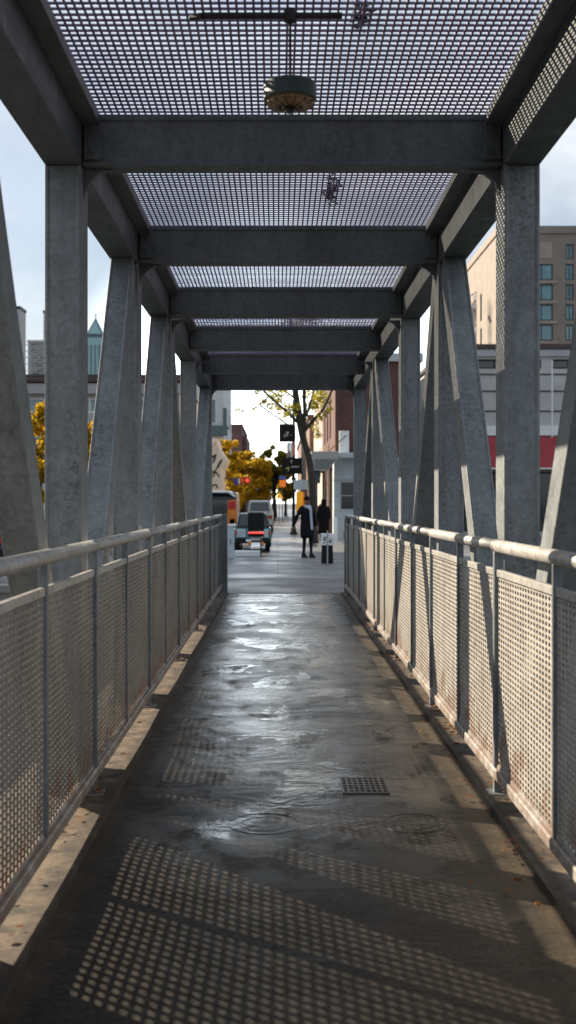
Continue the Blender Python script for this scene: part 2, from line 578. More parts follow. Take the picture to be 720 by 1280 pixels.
def kerb(x0, x1, inner, kh):
    m = MB()
    n = 160
    vs = []
    for j in range(n + 1):
        y = -2 + (END + 1.99) * j / n
        wob = .004 * math.sin(1.1 * y) * math.sin(.47 * y + inner) + .0015 * math.sin(9.3 * y)
        xi = (x1 + wob) if inner > 0 else (x0 + wob)
        xo = x0 if inner > 0 else x1
        z = kh + .002 * math.sin(2.3 * y)
        vs += [(xo, y, -.028), (xo, y, z), (xi - inner * .003, y, z), (xi, y, -.028)]
    fs = []
    for j in range(n):
        for k in range(3):
            a = j * 4 + k
            fs.append((a, a + 1, a + 5, a + 4))
    return m.add(vs, fs).build('kerb', M['kerb'])


struct(kerb(-1.48, -.872, 1, .030)); struct(kerb(1.10, 1.64, -1, .032))

# ------------------------------------------------------------------ bridge truss
HT, TOPZ = 3.485, 3.785
bridge = thing('footbridge', 'grey steel truss footbridge with an open grating roof over the wet walkway', 'footbridge', (0.08, END, 0))
bridge.rotation_euler = (0, 0, 0)


def bpart(mb, name, mat, **k):
    o = mb.build(name, mat, None, **k)
    o.parent = bridge
    o.matrix_parent_inverse = Matrix.Translation(-Vector((0.08, END, 0)))
    return o


def rect(w, h): return [(-w / 2, -h / 2), (w / 2, -h / 2), (w / 2, h / 2), (-w / 2, h / 2)]


def post_profile(w, d, lip=.018, rec=.010):
    """hollow section with a slightly sunk front and back between two lips"""
    a, b = w / 2, d / 2
    return [(-a, -b), (-a + lip, -b), (-a + lip + .006, -b + rec), (a - lip - .006, -b + rec), (a - lip, -b), (a, -b),
            (a, b), (a - lip, b), (a - lip - .006, b - rec), (-a + lip + .006, b - rec), (-a + lip, b), (-a, b)]


POSTS = [1.35, 3.83, 6.36, 8.92, 11.6, 15.0, 18.6]
PW, PD = .20, .24
for side, xi in ((-1, XL), (1, XR)):
    xc = xi + side * PW / 2
    for y in POSTS:
        m = MB().sweep(post_profile(PW, PD), (xc, y, .035), (xc, y, HT - .002))
        m.box(xc - .14, xc + .14, y - .17, y + .17, .026, .048)
        for sx in (-1, 1):
            for sy in (-1, 1):
                m.lathe((xc + sx * .118, y + sy * .145, .046), [(.013, 0), (.013, .022)], 8)
        bpart(m, 'post', M['steel'], bevel=.006)
    # top chord with inner ledger, bottom chord
    m = MB().box(min(xi, xi + side * .205), max(xi, xi + side * .205), -1.2, 18.95, HT, TOPZ)
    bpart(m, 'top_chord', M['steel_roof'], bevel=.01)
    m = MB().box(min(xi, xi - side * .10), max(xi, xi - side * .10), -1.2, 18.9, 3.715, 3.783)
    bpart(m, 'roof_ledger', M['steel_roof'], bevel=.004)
    m = MB().box(min(xi - side * .02, xi + side * .26), max(xi - side * .02, xi + side * .26), -1.8, 19.2, -.62, -.33)
    bpart(m, 'bottom_chord', M['steel'], bevel=.01)
    # diagonals: (upper post index, lower post index)
    pairs = [(1, 2), (3, 2), (4, 3), (4, 5), (6, 5), (0, 1)] if side < 0 else [(1, 2), (3, 2), (3, 4), (5, 4), (5, 6), (0, 1)]
    for a, b in pairs:
        ya, yb = POSTS[a], POSTS[b]
        sg = 1 if yb > ya else -1
        hi = Vector((xc, ya + sg * .20, HT - .02)); lo = Vector((xc, yb - sg * .20, .06))
        d = (lo - hi).normalized()
        m = MB().sweep(post_profile(.17, .19, .014, .007), hi + d * .02, lo - d * .01)
        bpart(m, 'diagonal', M['steel'], bevel=.006)
    # rounded knee plates under the beams
    for y in POSTS[1:]:
        g0 = MB()
        rr = .17
        prof = [(0, 0), (-side * rr, 0)] + [(-side * rr * (1 - math.sin(t)), -rr * (1 - math.cos(t))) for t in [R(v) for v in (15, 30, 45, 60, 75)]] + [(0, -rr)]
        pts = [(xi + a, HT - .002 + b) for a, b in prof]
        g0.prism(pts, 'Y', y - .02, y + .02)
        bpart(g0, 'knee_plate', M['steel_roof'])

BEAMS = [1.30, 3.83, 6.36, 8.89, 11.42, 13.95, 16.5, 18.85]
for y in BEAMS:
    b2 = .075
    prof = [(-b2, 0), (b2, 0), (b2, .022), (b2 - .012, .03), (b2 - .012, .25), (b2, .258), (b2, .29), (-b2, .29), (-b2, .258), (-b2 + .012, .25), (-b2 + .012, .03), (-b2, .022)]
    m = MB().prism([(y + a, HT + .004 + h) for a, h in prof], 'X', XL + .004, XR - .004)
    for xx in (XL + .06, XR - .06):
        m.box(xx - .05, xx + .05, y - .082, y - .0755, HT + .04, HT + .25)
        for zz in (HT + .09, HT + .20):
            m.lathe((xx, y - .096, zz), [(.016, 0), (.016, .014)], 6, 'Y')
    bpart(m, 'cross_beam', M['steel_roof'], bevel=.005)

# roof grating, one panel per bay
GZ = 3.786
for a, b in zip(BEAMS[:-1], BEAMS[1:]):
    m = MB()
    y0, y1 = a + .003, b - .003
    x0, x1 = XL + .09, XR - .09
    n = int((x1 - x0) / .0370)
    for i in range(n + 1):
        x = x0 + (x1 - x0) * i / n
        m.box(x - .0056, x + .0056, y0, y1, GZ, GZ + .006)
    n = int((y1 - y0) / .057)
    for i in range(n + 1):
        y = y0 + (y1 - y0) * i / n
        dy = random.uniform(-.004, .004)
        m.box(x0 - .03, x1 + .03, y + dy - .0108, y + dy + .0108, GZ + .0065, GZ + .0115)
    bpart(m, 'roof_grating', M['grate'])

# leaf clumps lying on the grating
def clump(px, py, sx, sy, n, label):
    zt = GZ + .016
    d = (zt - EYE) * F / (VY - py)
    c = at(px, py, d)
    vs, fs = [], []
    for i in range(n):
        p = Vector((c.x + random.gauss(0, sx), c.y + random.gauss(0, sy), zt + abs(random.gauss(0, .012))))
        q = random.uniform(.015, .035)
        e = Matrix.Rotation(random.uniform(0, 6.28), 3, 'Z') @ Matrix.Rotation(random.uniform(-.6, .6), 3, 'X')
        k = len(vs)
        vs += [p + e @ Vector(v) * q for v in ((-1, 0, 0), (0, -.5, 0), (1, 0, .1), (0, .5, 0))]
        fs.append((k, k + 1, k + 2, k + 3))
    tag(MB().add(vs, fs).build('leaf_clump', M['leaf_black']), label, 'leaf clump', 'leaf clumps on the roof grating')


clump(452, 20, .020, .07, 60, 'small black leaf clump on the roof grating, right of the hanging lamp')
clump(414, 240, .022, .17, 150, 'long dark leaf clump on the second bay of roof grating')

# hanging lamp
lz = 3.30
ld = 1400 * 2.18 / 545.0
lx = (362.5 - VX) * 5.0 / F
LY = 4.95
fz = EYE + (VY - 118) * LY / F
lamp = thing('hanging_lamp', 'round dark teal lamp with an amber ribbed lens hanging under the roof grating', 'lamp', (lx, LY, GZ))
r0 = .117
hz = fz - GZ
MB().lathe((0, 0, hz), [(r0 * .96, .046), (r0, .038), (r0, -.022), (r0 * .97, -.030), (.07, -.030)][::-1], 40).build('housing', M['teal_metal'], lamp, smooth=False, bevel=.004)
m = MB().lathe((0, 0, hz - .045), [(r0 * .55, -.012), (r0 * .86, -.004), (r0 * .92, .016)], 36)
lens = m.build('lens', M['amber_lens'], lamp, smooth=True)
m = MB()
for k in range(14):
    t = 2 * math.pi * k / 14
    c, s_ = math.cos(t), math.sin(t)
    m.tube([(c * r0 * .35, s_ * r0 * .35, hz - .060), (c * r0 * .93, s_ * r0 * .93, hz - .044)], .004, 6)
m.lathe((0, 0, hz - .062), [(.03, 0), (.03, .01)], 18)
m.build('lens_guard', M['iron'], lens)
MB().lathe((0, 0, hz - .082), [(.016, 0), (.02, .012), (.014, .03)], 14).build('finial', M['iron'], lamp)
cy = 4.95
MB().tube([(0, 0, hz + .044), (0, 0, -.012)], .006, 8).build('stem', M['iron'], lamp)
m = MB().tube([(-.385, 0, -.035), (.23, 0, -.035)], .015, 10)
m.tube([(-.385, 0, -.035), (-.44, .05, -.02)], .014, 8)
m.lathe((0, 0, -.06), [(.028, 0), (.028, .05)], 14)
m.build('conduit', M['iron'], lamp)

# ------------------------------------------------------------------ railings
MAIN = [-1.60, .95, 3.50, 6.05, 8.60, 11.15, 13.70, 16.25, 18.80]
STEP = 1.275
ZB, ZT, ZH = .143, 1.205, 1.365
PLEN = STEP - .052


def perforated_mesh(length, height, pitch, hole):
    """punched sheet, 3 mm thick, slotted holes with rounded corners"""
    na, nb = round(length / pitch[0]), round(height / pitch[1])
    pa, pb = length / na, height / nb
    V, Fc = [], []
    ka, kb = hole[0] / 2, hole[1] / 2
    ca = cb = hole[1] * .32
    th = .0016
    oct_ = [(-ka + ca, -kb), (ka - ca, -kb), (ka, -kb + cb), (ka, kb - cb), (ka - ca, kb), (-ka + ca, kb), (-ka, kb - cb), (-ka, -kb + cb)]
    for i in range(na):
        for j in range(nb):
            cx, cz = (i + .5) * pa - length / 2, (j + .5) * pb
            o = len(V)
            for sx in (-th, th):
                V += [(sx, cx - pa / 2, cz - pb / 2), (sx, cx + pa / 2, cz - pb / 2), (sx, cx + pa / 2, cz + pb / 2), (sx, cx - pa / 2, cz + pb / 2)]
                V += [(sx, cx + a, cz + b) for a, b in oct_]
            for s0, fl in ((0, False), (12, True)):
                q = o + s0; h = q + 4
                F4 = [(q, q + 1, h + 1, h), (q + 1, q + 2, h + 3, h + 2), (q + 2, q + 3, h + 5, h + 4), (q + 3, q, h + 7, h + 6),
                      (q + 1, h + 2, h + 1), (q + 2, h + 4, h + 3), (q + 3, h + 6, h + 5), (q, h, h + 7)]
                Fc += [f[::-1] if fl else f for f in F4]
            for t in range(8):
                Fc.append((o + 4 + t, o + 4 + (t + 1) % 8, o + 16 + (t + 1) % 8, o + 16 + t))
    me = bpy.data.meshes.new('mesh_panel')
    me.from_pydata(V, [], Fc)
    me.materials.append(M['panel'])
    return me


PANEL = perforated_mesh(PLEN - .004, ZT - ZB - .06, (.057, .0285), (.0365, .0182))
PANEL_L = PANEL.copy(); PANEL_L.materials[0] = M['panel_shade']
rp = [(.036 * math.cos(t), .034 * math.sin(t)) for t in [2 * math.pi * i / 16 for i in range(16)]]


def railing(x, side, label):
    root = thing('railing', label, 'railing', (x, END, 0), 0)

    def put(mb, name, mat, **k):
        o = mb.build(name, mat, root, **k); o.location = (0, -END, 0); return o
    m = MB()
    for a, b in zip(MAIN[:-1], MAIN[1:]):
        m.sweep(rp, (0, a + .002, ZH), (0, b - .002, ZH))
        m.sweep([(p * 1.10, q * 1.10) for p, q in rp], (0, b - .016, ZH), (0, b + .016, ZH))
    if side > 0:
        m.tube([(0, 18.81, ZH), (0, 19.3, ZH), (0, 19.47, ZH - .02), (0, 19.56, ZH - .10), (0, 19.585, ZH - .25), (0, 19.585, .03)], .032, 14)
    else:
        m.sweep(rp, (0, 18.802, ZH), (0, 19.45, ZH))
    put(m, 'handrail', M['rail'], smooth=True)
    m = MB()
    pr = [(-.028, -.03), (.028, -.03), (.032, -.02), (.032, .02), (.028, .03), (-.028, .03), (-.032, .02), (-.032, -.02)]
    m.sweep(pr, (0, MAIN[0], ZB), (0, 19.5, ZB))
    put(m, 'bottom_rail', M['rail'], bevel=.004)
    for y in MAIN:
        m = MB().box(-.026, .026, y - .022, y + .022, .036, ZH - .03)
        m.box(-.02, .02, y + .036, y + .058, ZB + .02, ZT - .01)
        m.box(-.06, .06, y - .065, y + .065, .026, .040)
        put(m, 'rail_post', M['rail_dark'], bevel=.004)
    for y in MAIN:
        yc = y + STEP
        if yc > 19.3: continue
        m = MB().box(-.019, .019, yc - .018, yc + .018, ZB + .028, ZH - .03)
        put(m, 'stile', M['rail_dark'], bevel=.003)
    for i in range(2 * (len(MAIN) - 1)):
        yc = MAIN[0] + STEP * (i + .5)
        f = MB().box(-.014, .014, yc - PLEN / 2, yc + PLEN / 2, ZT - .004, ZT + .034)
        put(f, 'panel_frame', M['rail'], bevel=.003)
        f = MB().box(-.012, .012, yc - PLEN / 2, yc + PLEN / 2, ZB + .031, ZB + .046)
        fr = put(f, 'panel_frame', M['rail'], bevel=.003)
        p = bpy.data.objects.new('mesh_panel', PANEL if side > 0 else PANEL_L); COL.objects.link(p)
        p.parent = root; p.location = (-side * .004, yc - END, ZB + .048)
    # short end panel
    f = MB().box(-.014, .014, 18.83, 19.5, ZT - .004, ZT + .034)
    put(f, 'panel_frame', M['rail'], bevel=.003)
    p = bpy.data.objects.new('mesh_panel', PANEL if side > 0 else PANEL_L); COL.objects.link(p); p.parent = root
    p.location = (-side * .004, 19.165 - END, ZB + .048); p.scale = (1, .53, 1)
    if side < 0:
        m = MB().prism([(19.44, .0), (19.60, .0), (19.60, 1.22), (19.585, 1.31), (19.54, 1.375), (19.47, 1.40), (19.44, 1.40)], 'X', -.05, .12)
        put(m, 'end_post', M['steel'], bevel=.012)
    return root


railing(RLX, -1, 'left railing of the footbridge with shaded perforated panels and a square end post')
railing(RRX, 1, 'sunlit right railing of the footbridge with rust-edged perforated panels')

# ------------------------------------------------------------------ things set in the walkway
gd = 1.6 * F / (982 - VY)
gx = (455 - VX) * gd / F
m = MB()
wg, hg = .125, .165
zg = fz_(gx, gd)
for i in range(9):
    x = gx - wg + 2 * wg * i / 8
    m.box(x - .0045, x + .0045, gd - hg, gd + hg, zg - .012, zg + .0085)
for i in range(7):
    y = gd - hg + 2 * hg * i / 6
    m.box(gx - wg, gx + wg, y - .008, y + .008, zg - .012, zg + .0095)
dg = thing('drain_grate', 'small square iron drain grate in the wet walkway', 'drain grate', (gx, gd, 0))
m.v = [(x - gx, y - gd, z) for x, y, z in m.v]
m.build('grid', M['fascia_dark'], dg)
MB().box(-wg - .004, wg + .004, -hg - .004, hg + .004, zg - .02, zg + .0055).build('sump', M['black'], dg)


def cover(px, py, rx, label):
    d = EYE * F / (py - VY)
    c = at(px, py, d)
    t = thing('access_cover', label, 'access cover', (c.x, d, 0), 0, 'round covers in the walkway')
    r = rx * d / F
    zf = lambda a, b: max(fz_(c.x + a, d + b), -.03)
    def ring(ri, ro, up):
        m = MB(); n = 56; vs = []
        for q in range(n):
            a = 2 * math.pi * q / n
            for rr_, h_ in ((ri, -.004), (ri + (ro - ri) * .25, up), (ri + (ro - ri) * .75, up), (ro, -.004)):
                x_, y_ = rr_ * math.cos(a), rr_ * math.sin(a)
                vs.append((x_, y_, zf(x_, y_) + h_))
        fs = [(q * 4 + k, q * 4 + k + 1, ((q + 1) % n) * 4 + k + 1, ((q + 1) % n) * 4 + k) for q in range(n) for k in range(3)]
        return m.add(vs, fs)
    ring(r - .010, r, .0022).build('rim', M['wet'], t)
    ring(r * .62, r * .62 + .008, .0016).build('lid_ring', M['wet'], t)
    return t


cover(330, 1026, 46, 'round asphalt-coloured cover left of the drain grate')
cover(518, 1027, 40, 'round asphalt-coloured cover right of and nearer than the drain grate')


def litter(spots):
    vs, fs = [], []
    for cx, cy_, sx, sy, n, zz in spots:
        for i in range(n):
            p = Vector((cx + random.gauss(0, sx), cy_ + random.gauss(0, sy), zz + abs(random.gauss(0, .006))))
            q = random.uniform(.008, .026)
            e = Matrix.Rotation(random.uniform(0, 6.28), 3, 'Z') @ Matrix.Rotation(random.uniform(-.7, .7), 3, 'X')
            k = len(vs)
            vs += [p + e @ Vector(v) * q for v in ((-1, 0, 0), (-.3, -.5, .1), (.6, -.4, 0), (1.1, 0, .15), (.5, .45, 0), (-.4, .5, .1))]
            fs.append(tuple(k + i2 for i2 in range(6)))
    o = MB().add(vs, fs).build('fallen_leaves', M['leaf_dry'])
    o['kind'] = 'stuff'
    return o


sp = []
for y in MAIN[2:]:
    sp.append((RRX + .03, y - .05, .05, .10, 26, .048)); sp.append((RLX - .05, y, .05, .10, 12, .048))
sp += [(RRX - .03, 5.05, .07, .10, 60, .02), (RRX + .02, 7.7, .05, .2, 50, .045), (RRX + .1, 9.5, .1, .8, 60, .045), (RLX - .1, 5.5, .1, 1.6, 60, .045), (1.05, 6.5, .1, 2.0, 50, .01), (RRX, 14, .1, 2.5, 60, .045)]
litter(sp)

# ------------------------------------------------------------------ buildings
def facade(mb, org, u, n, W, z0, z1, holes, depth=.18):
    """vertical wall starting at org, running along u, outward normal n; holes (a0,a1,b0,b1); reveals go inward"""
    org, u, n = Vector(org), Vector(u), Vector(n)
    us = sorted({0.0, W} | {h[0] for h in holes} | {h[1] for h in holes})
    zs = sorted({z0, z1} | {h[2] for h in holes} | {h[3] for h in holes})
    P = lambda a, z, d=0.0: org + u * a + Vector((0, 0, z)) - n * d
    for a0, a1 in zip(us[:-1], us[1:]):
        for b0, b1 in zip(zs[:-1], zs[1:]):
            ca, cb = (a0 + a1) / 2, (b0 + b1) / 2
            if any(h[0] < ca < h[1] and h[2] < cb < h[3] for h in holes): continue
            mb.add([P(a0, b0), P(a1, b0), P(a1, b1), P(a0, b1)], [(0, 1, 2, 3)])
    for h in holes:
        c = [(h[0], h[2]), (h[1], h[2]), (h[1], h[3]), (h[0], h[3])]
        for i in range(4):
            p, q = c[i], c[(i + 1) % 4]
            mb.add([P(*p), P(*q), P(*q, depth), P(*p, depth)], [(0, 1, 2, 3)])


def window(root, org, u, n, h, z0, fmat, gmat, cols=1, rows=1, depth=.16, fw=.06):
    org, u, n = Vector(org), Vector(u), Vector(n)
    P = lambda a, z, d: org + u * a + Vector((0, 0, z)) - n * d
    def slab(m, a0, a1, b0, b1, d0, d1):
        m.add([P(a0, b0, d0), P(a1, b0, d0), P(a1, b1, d0), P(a0, b1, d0), P(a0, b0, d1), P(a1, b0, d1), P(a1, b1, d1), P(a0, b1, d1)],
              [(0, 1, 2, 3), (4, 7, 6, 5), (0, 4, 5, 1), (1, 5, 6, 2), (2, 6, 7, 3), (3, 7, 4, 0)])
    a0, a1, b0, b1 = h
    e = .003
    m = MB()
    slab(m, a0 + e, a0 + fw, b0 + e, b1 - e, depth - .08, depth)
    slab(m, a1 - fw, a1 - e, b0 + e, b1 - e, depth - .08, depth)
    slab(m, a0 + fw, a1 - fw, b0 + e, b0 + fw, depth - .08, depth)
    slab(m, a0 + fw, a1 - fw, b1 - fw, b1 - e, depth - .08, depth)
    for i in range(1, cols):
        c = a0 + (a1 - a0) * i / cols
        slab(m, c - fw * .45, c + fw * .45, b0 + fw, b1 - fw, depth - .07, depth - .002)
    for j in range(1, rows):
        c = b0 + (b1 - b0) * j / rows
        slab(m, a0 + fw, a1 - fw, c - fw * .45, c + fw * .45, depth - .068, depth - .004)
    fr = m.build('window', fmat, root)
    m = MB()
    slab(m, a0 + fw * .5, a1 - fw * .5, b0 + fw * .5, b1 - fw * .5, depth - .03, depth - .012)
    if gmat is M['glass_teal']: gmat = random.choice([M['glass_teal'], M['glass_teal'], M['glass_teal_pale'], M['glass']])
    m.build('pane', gmat, fr)
    return fr


def building(name, label, x0, x1, y0, y1, h, wall, fmat, gmat, front=(), left=(), right=(), rz=0, piv=None, coping=None, group=None, win=dict(), cop_h=.35, base=GR):
    piv = piv or (x0, y0)
    root = thing(name, label, 'building', (piv[0], piv[1], base), rz, group)
    ox, oy = x0 - piv[0], y0 - piv[1]
    W, D = x1 - x0, y1 - y0
    m = MB()
    hh = h - base
    F_ = [(a0, a1, b0 - base, b1 - base) for a0, a1, b0, b1 in front]
    L_ = [(a0, a1, b0 - base, b1 - base) for a0, a1, b0, b1 in left]
    R_ = [(a0, a1, b0 - base, b1 - base) for a0, a1, b0, b1 in right]
    sides = [((ox, oy, 0), (1, 0, 0), (0, -1, 0), W, F_), ((ox, oy, 0), (0, 1, 0), (-1, 0, 0), D, L_), ((ox + W, oy, 0), (0, 1, 0), (1, 0, 0), D, R_), ((ox, oy + D, 0), (1, 0, 0), (0, 1, 0), W, [])]
    for org, u, n, w_, hs in sides:
        facade(m, org, u, n, w_, 0, hh, hs)
    m.add([(ox, oy, hh), (ox + W, oy, hh), (ox + W, oy + D, hh), (ox, oy + D, hh)], [(0, 1, 2, 3)])
    m.build('wall', wall, root)
    for org, u, n, w_, hs in sides:
        for hl in hs:
            window(root, org, u, n, hl, 0, fmat, gmat, **win)
    if coping:
        MB().box(ox - .15, ox + W + .15, oy - .15, oy + D + .15, hh + .003, hh + cop_h).build('coping', coping, root)
    return root, ox, oy, W, D, hh


# -- right: red brick corner building with grey-blue ground floor (front face at d=48)
D1 = 48.0
bx0 = (419 - VX) * D1 / F
def zz(y, d): return EYE - (y - VY) * d / F
bb, ox, oy, W, D, hh = building('brick_building', 'dark red brick corner building with a pale grey-blue ground floor right of the sidewalk', bx0, bx0 + 3.6, D1, D1 + 14, zz(452, D1), M['brick_red'], M['brown'], M['glass_dark'],
    front=[], left=[(4 + 3 * i, 5.2 + 3 * i, 4.6, 6.4) for i in range(3)], coping=M['pale_blue'], base=0)
sh = MB()
facade(sh, (-.06, -.06, 0), (1, 0, 0), (0, -1, 0), 3.62, 0, zz(572, D1), [(.28, .88, zz(637, D1), zz(602, D1))], .14)
sh.add([(-.06, -.06, 0), (-.06, 1.2, 0), (-.06, 1.2, zz(572, D1)), (-.06, -.06, zz(572, D1))], [(0, 1, 2, 3)])
sh.add([(-.06, -.06, zz(572, D1)), (3.56, -.06, zz(572, D1)), (3.56, 0, zz(572, D1)), (-.06, 0, zz(572, D1))], [(0, 1, 2, 3)])
sf = sh.build('shopfront', M['pale_blue'], bb)
window(bb, (-.06, -.06, 0), (1, 0, 0), (0, -1, 0), (.28, .88, zz(637, D1), zz(602, D1)), 0, M['pale_blue'], M['glass_dark'], rows=2, depth=.052, fw=.03)
MB().box(-.09, 3.5, -.10, -.065, zz(602, D1) + .04, zz(602, D1) + .09).build('trim', M['fascia'], bb)
MB().box(.16, .58, -.30, -.065, zz(571, D1), zz(539, D1)).build('vent_box', M['white'], bb, bevel=.02)
# corner pilaster and doorway columns along the sidewalk
for i in range(5):
    MB().box(-.20, -.005, 1.5 + i * 1.7, 1.72 + i * 1.7, 0, 3.1).build('pilaster', M['cream'] if i % 2 else M['brown'], bb, bevel=.01)
MB().box(-.30, -.003, 1.25, 9.2, 3.1, 3.35).build('cornice', M['brown'], bb, bevel=.02)
# canopy, box with sloping underside over the sidewalk
cz0, cz1, cz2 = zz(588, 46.5), zz(574, 46.5), zz(564, 46.5)
cx0 = (389 - VX) * 46.5 / F - bx0
m = MB().prism([(cx0, cz0), (cx0 + .72, cz0), (0.02, cz1 + .05), (.02, cz2), (cx0, cz2)], 'Y', -1.5, -.103)
cn = m.build('canopy', M['fascia'], bb, bevel=.012)
m = MB().prism([(cx0 + .16, cz0 + .06), (cx0 + .72, cz0 + .06), (-.05, cz1), (cx0 + .16, cz1)], 'Y', -1.53, -1.503)
m.build('canopy_panel', M['dark_panel'], cn)
MB().box(.02, 1.3, -1.0, -.103, cz2 - .25, cz2 - .04).build('canopy_arm', M['pale_blue'], bb, bevel=.01)
MB().tube([(.45, -.35, zz(545, D1)), (-.35, -.8, cz2)], .02, 6).build('stay_rod', M['iron'], bb)

# -- cream building behind along the sidewalk
building('cream_building', 'tall sunlit cream building beyond the brick corner building', (413 - VX) * 63 / F, (413 - VX) * 63 / F + 2.5, 62.5, 92, 9.8, M['cream'], M['brown'], M['glass_dark'],
         left=[(1.5 + 3.2 * i, 2.7 + 3.2 * i, b, b + 2.0) for i in range(8) for b in (3.4, 6.4)], coping=M['pale_grey'], base=0)
building('brown_shop', 'brown shop row with dark windows farther along the sidewalk', 2.6, 12, 92.4, 150, 8.5, M['brown'], M['white'], M['glass_dark'],
         left=[(2 + 4 * i, 5 + 4 * i, .5, 3.0) for i in range(10)], coping=M['coping'], base=0)

# -- right: low wide grey commercial building with red awning (front at d=52)
D2 = 52.0
lx0 = (566 - VX) * D2 / F
low, ox, oy, W, D, hh = building('commercial_building', 'low wide grey commercial building with a red awning seen through the right truss', lx0, lx0 + 22, D2, D2 + 16, zz(436, D2), M['pale_grey'], M['iron'], M['glass_dark'],
    front=[(.4 + 2.1 * i, 2.0 + 2.1 * i, zz(461, D2), zz(449, D2)) for i in range(10)] + [(.35 + 3.4 * i, 3.5 + 3.4 * i, .25, zz(590, D2)) for i in range(6)], coping=M['coping'], base=0, cop_h=.2, win=dict(cols=2, fw=.08))
for y_ in (468, 489, 514):
    MB().box(-.04, 22.04, -.035, -.004, zz(y_, D2) - .03, zz(y_, D2) + .03).build('cladding_joint', M['iron'], low)
MB().box(-.06, 22.06, -.12, -.004, zz(446, D2), zz(438, D2)).build('parapet_band', M['fascia'], low, bevel=.02)
MB().box(-.06, 22.06, -.30, -.004, zz(545, D2), zz(533, D2)).build('sign_band', M['white'], low, bevel=.02)
aw0, aw1 = zz(588, D2), zz(546, D2)
m = MB().prism([(-.006, aw1), (-.35, aw1 - .02), (-1.1, aw0 + .05), (-1.1, aw0), (-.006, aw0)], 'X', -.05, 22.05)
aw = m.build('awning', M['awning_red'], low, bevel=.01)
m = MB().box(-.06, 22.06, -1.125, -1.103, aw0 + .02, aw0 + .09); m.build('awning_trim', M['white'], aw)
m = MB().sweep(rect(.05, .05), (-.06, -.43, aw1 - .04), (22.06, -.43, aw1 - .04)); m.build('awning_trim', M['white'], aw)
MB().tube([((689 - 566) * 50 / F, -.9, zz(545, 50)), ((689 - 566) * 50 / F, -.9, zz(446, 50))], .035, 8).build('downpipe', M['white'], low)

# -- tan tower block behind
TD = 112.0
tx = (623 - VX) * TD / F
fr = []
for i in range(7):
    zb = zz(425, TD) - .2 + 0
    for (pa, pb) in ((663, 691), (707, 717), (735, 763), (779, 789)):
        top = zz(330 + 25.2 * i, TD); bot = zz(350 + 25.2 * i, TD)
        if bot < 1: continue
        fr.append(((pa - 623) * TD / F, (pb - 623) * TD / F, bot, top))
for (pa, pb) in ((707, 717), (779, 789)):
    fr.append(((pa - 623) * TD / F, (pb - 623) * TD / F, zz(325, TD) + .1, zz(305, TD)))
lf = [(a, a + 1.1, zz(382, TD), zz(345, TD)) for a in (9.0, 12.4, 14.0)] + [(a, a + 1.1, 2.0, zz(392, TD)) for a in (9.0, 12.4, 14.0)]
tan, ox, oy, W, D, hh = building('tower_block', 'tall tan concrete office block with teal windows rising behind the low grey building', tx, tx + 26, TD, TD + 20, zz(292, TD), M['tan_dark'], M['iron'], M['glass_teal'],
    front=fr, left=lf, coping=M['tan_dark'], base=0, cop_h=.75, win=dict(cols=2, fw=.10))
MB().box((640 - 623) * TD / F, (690 - 623) * TD / F, -.06, -.003, zz(323, TD), zz(303, TD)).build('facade_panel', M['tan'], tan)
for i in range(7):
    MB().box((655 - 623) * TD / F, (697 - 623) * TD / F, -.09, -.003, zz(354 + 25.2 * i, TD), zz(351 + 25.2 * i, TD)).build('sill', M['tan'], tan)

# lattice mast
md = 118.0
mp = at(586.5, 470, md)
m = MB()
mw = .62
h0, h1 = 0, zz(366, md)
for sx in (-1, 1):
    for sy in (-1, 1):
        m.box(sx * mw - .05, sx * mw + .05, sy * mw - .05, sy * mw + .05, 0, h1)
n = 26
for i in range(n):
    a, b = h1 * i / n, h1 * (i + 1) / n
    s1 = 1 if i % 2 else -1
    for sy in (-1, 1):
        m.sweep(rect(.06, .06), (-mw * s1, sy * mw, a), (mw * s1, sy * mw, b))
        m.sweep(rect(.06, .06), (sy * mw, -mw * s1, a), (sy * mw, mw * s1, b), Vector((0, 1, 0)))
    m.box(-mw, mw, -mw, mw, b - .03, b + .03) if i % 6 == 5 else None
mo = m.build('lattice_mast', M['fascia']); mo.location = (mp.x, md, 0)
tag(mo, 'thin grey lattice mast left of the tall tan block', 'mast')

# -- left: long low building
D3 = 60.0
q0 = -24.0
q1 = (224 - VX) * D3 / F
fw_ = []
x = 0.6
while x + 2.2 < q1 - q0:
    fw_.append((x, x + 2.1, zz(516, D3), zz(497, D3)))
    fw_.append((x, x + 2.1, .6, zz(545, D3)))
    x += 2.45
lb, ox, oy, W, D, hh = building('low_building', 'long low pale building with a dark roof edge seen through the left truss', q0, q1, D3, D3 + 14, zz(476, D3), M['pale_grey'], M['white'], M['glass_teal'], front=fw_, coping=M['coping'], base=0, cop_h=.32, win=dict(cols=2, fw=.10))
MB().box(-.1, W + .1, -.4, -.004, zz(492, D3) - .05, zz(480, D3)).build('fascia', M['fascia'], lb, bevel=.03)
MB().box(-.2, W + .2, -.5, -.004, zz(479, D3), zz(474, D3)).build('roof_edge', M['coping'], lb, bevel=.03)

# unseen block, added off to the left to shade the near end of the street
building('shade_block', 'plain grey block added unseen beyond the left edge to shade the near street', -48, -26, 40, 57, 21.0, M['pale_grey'], M['white'], M['glass'], front=[(1.5 + 3 * i, 3.2 + 3 * i, b, b + 1.8) for i in range(5) for b in (2, 6, 10, 14)], coping=M['coping'], base=0)

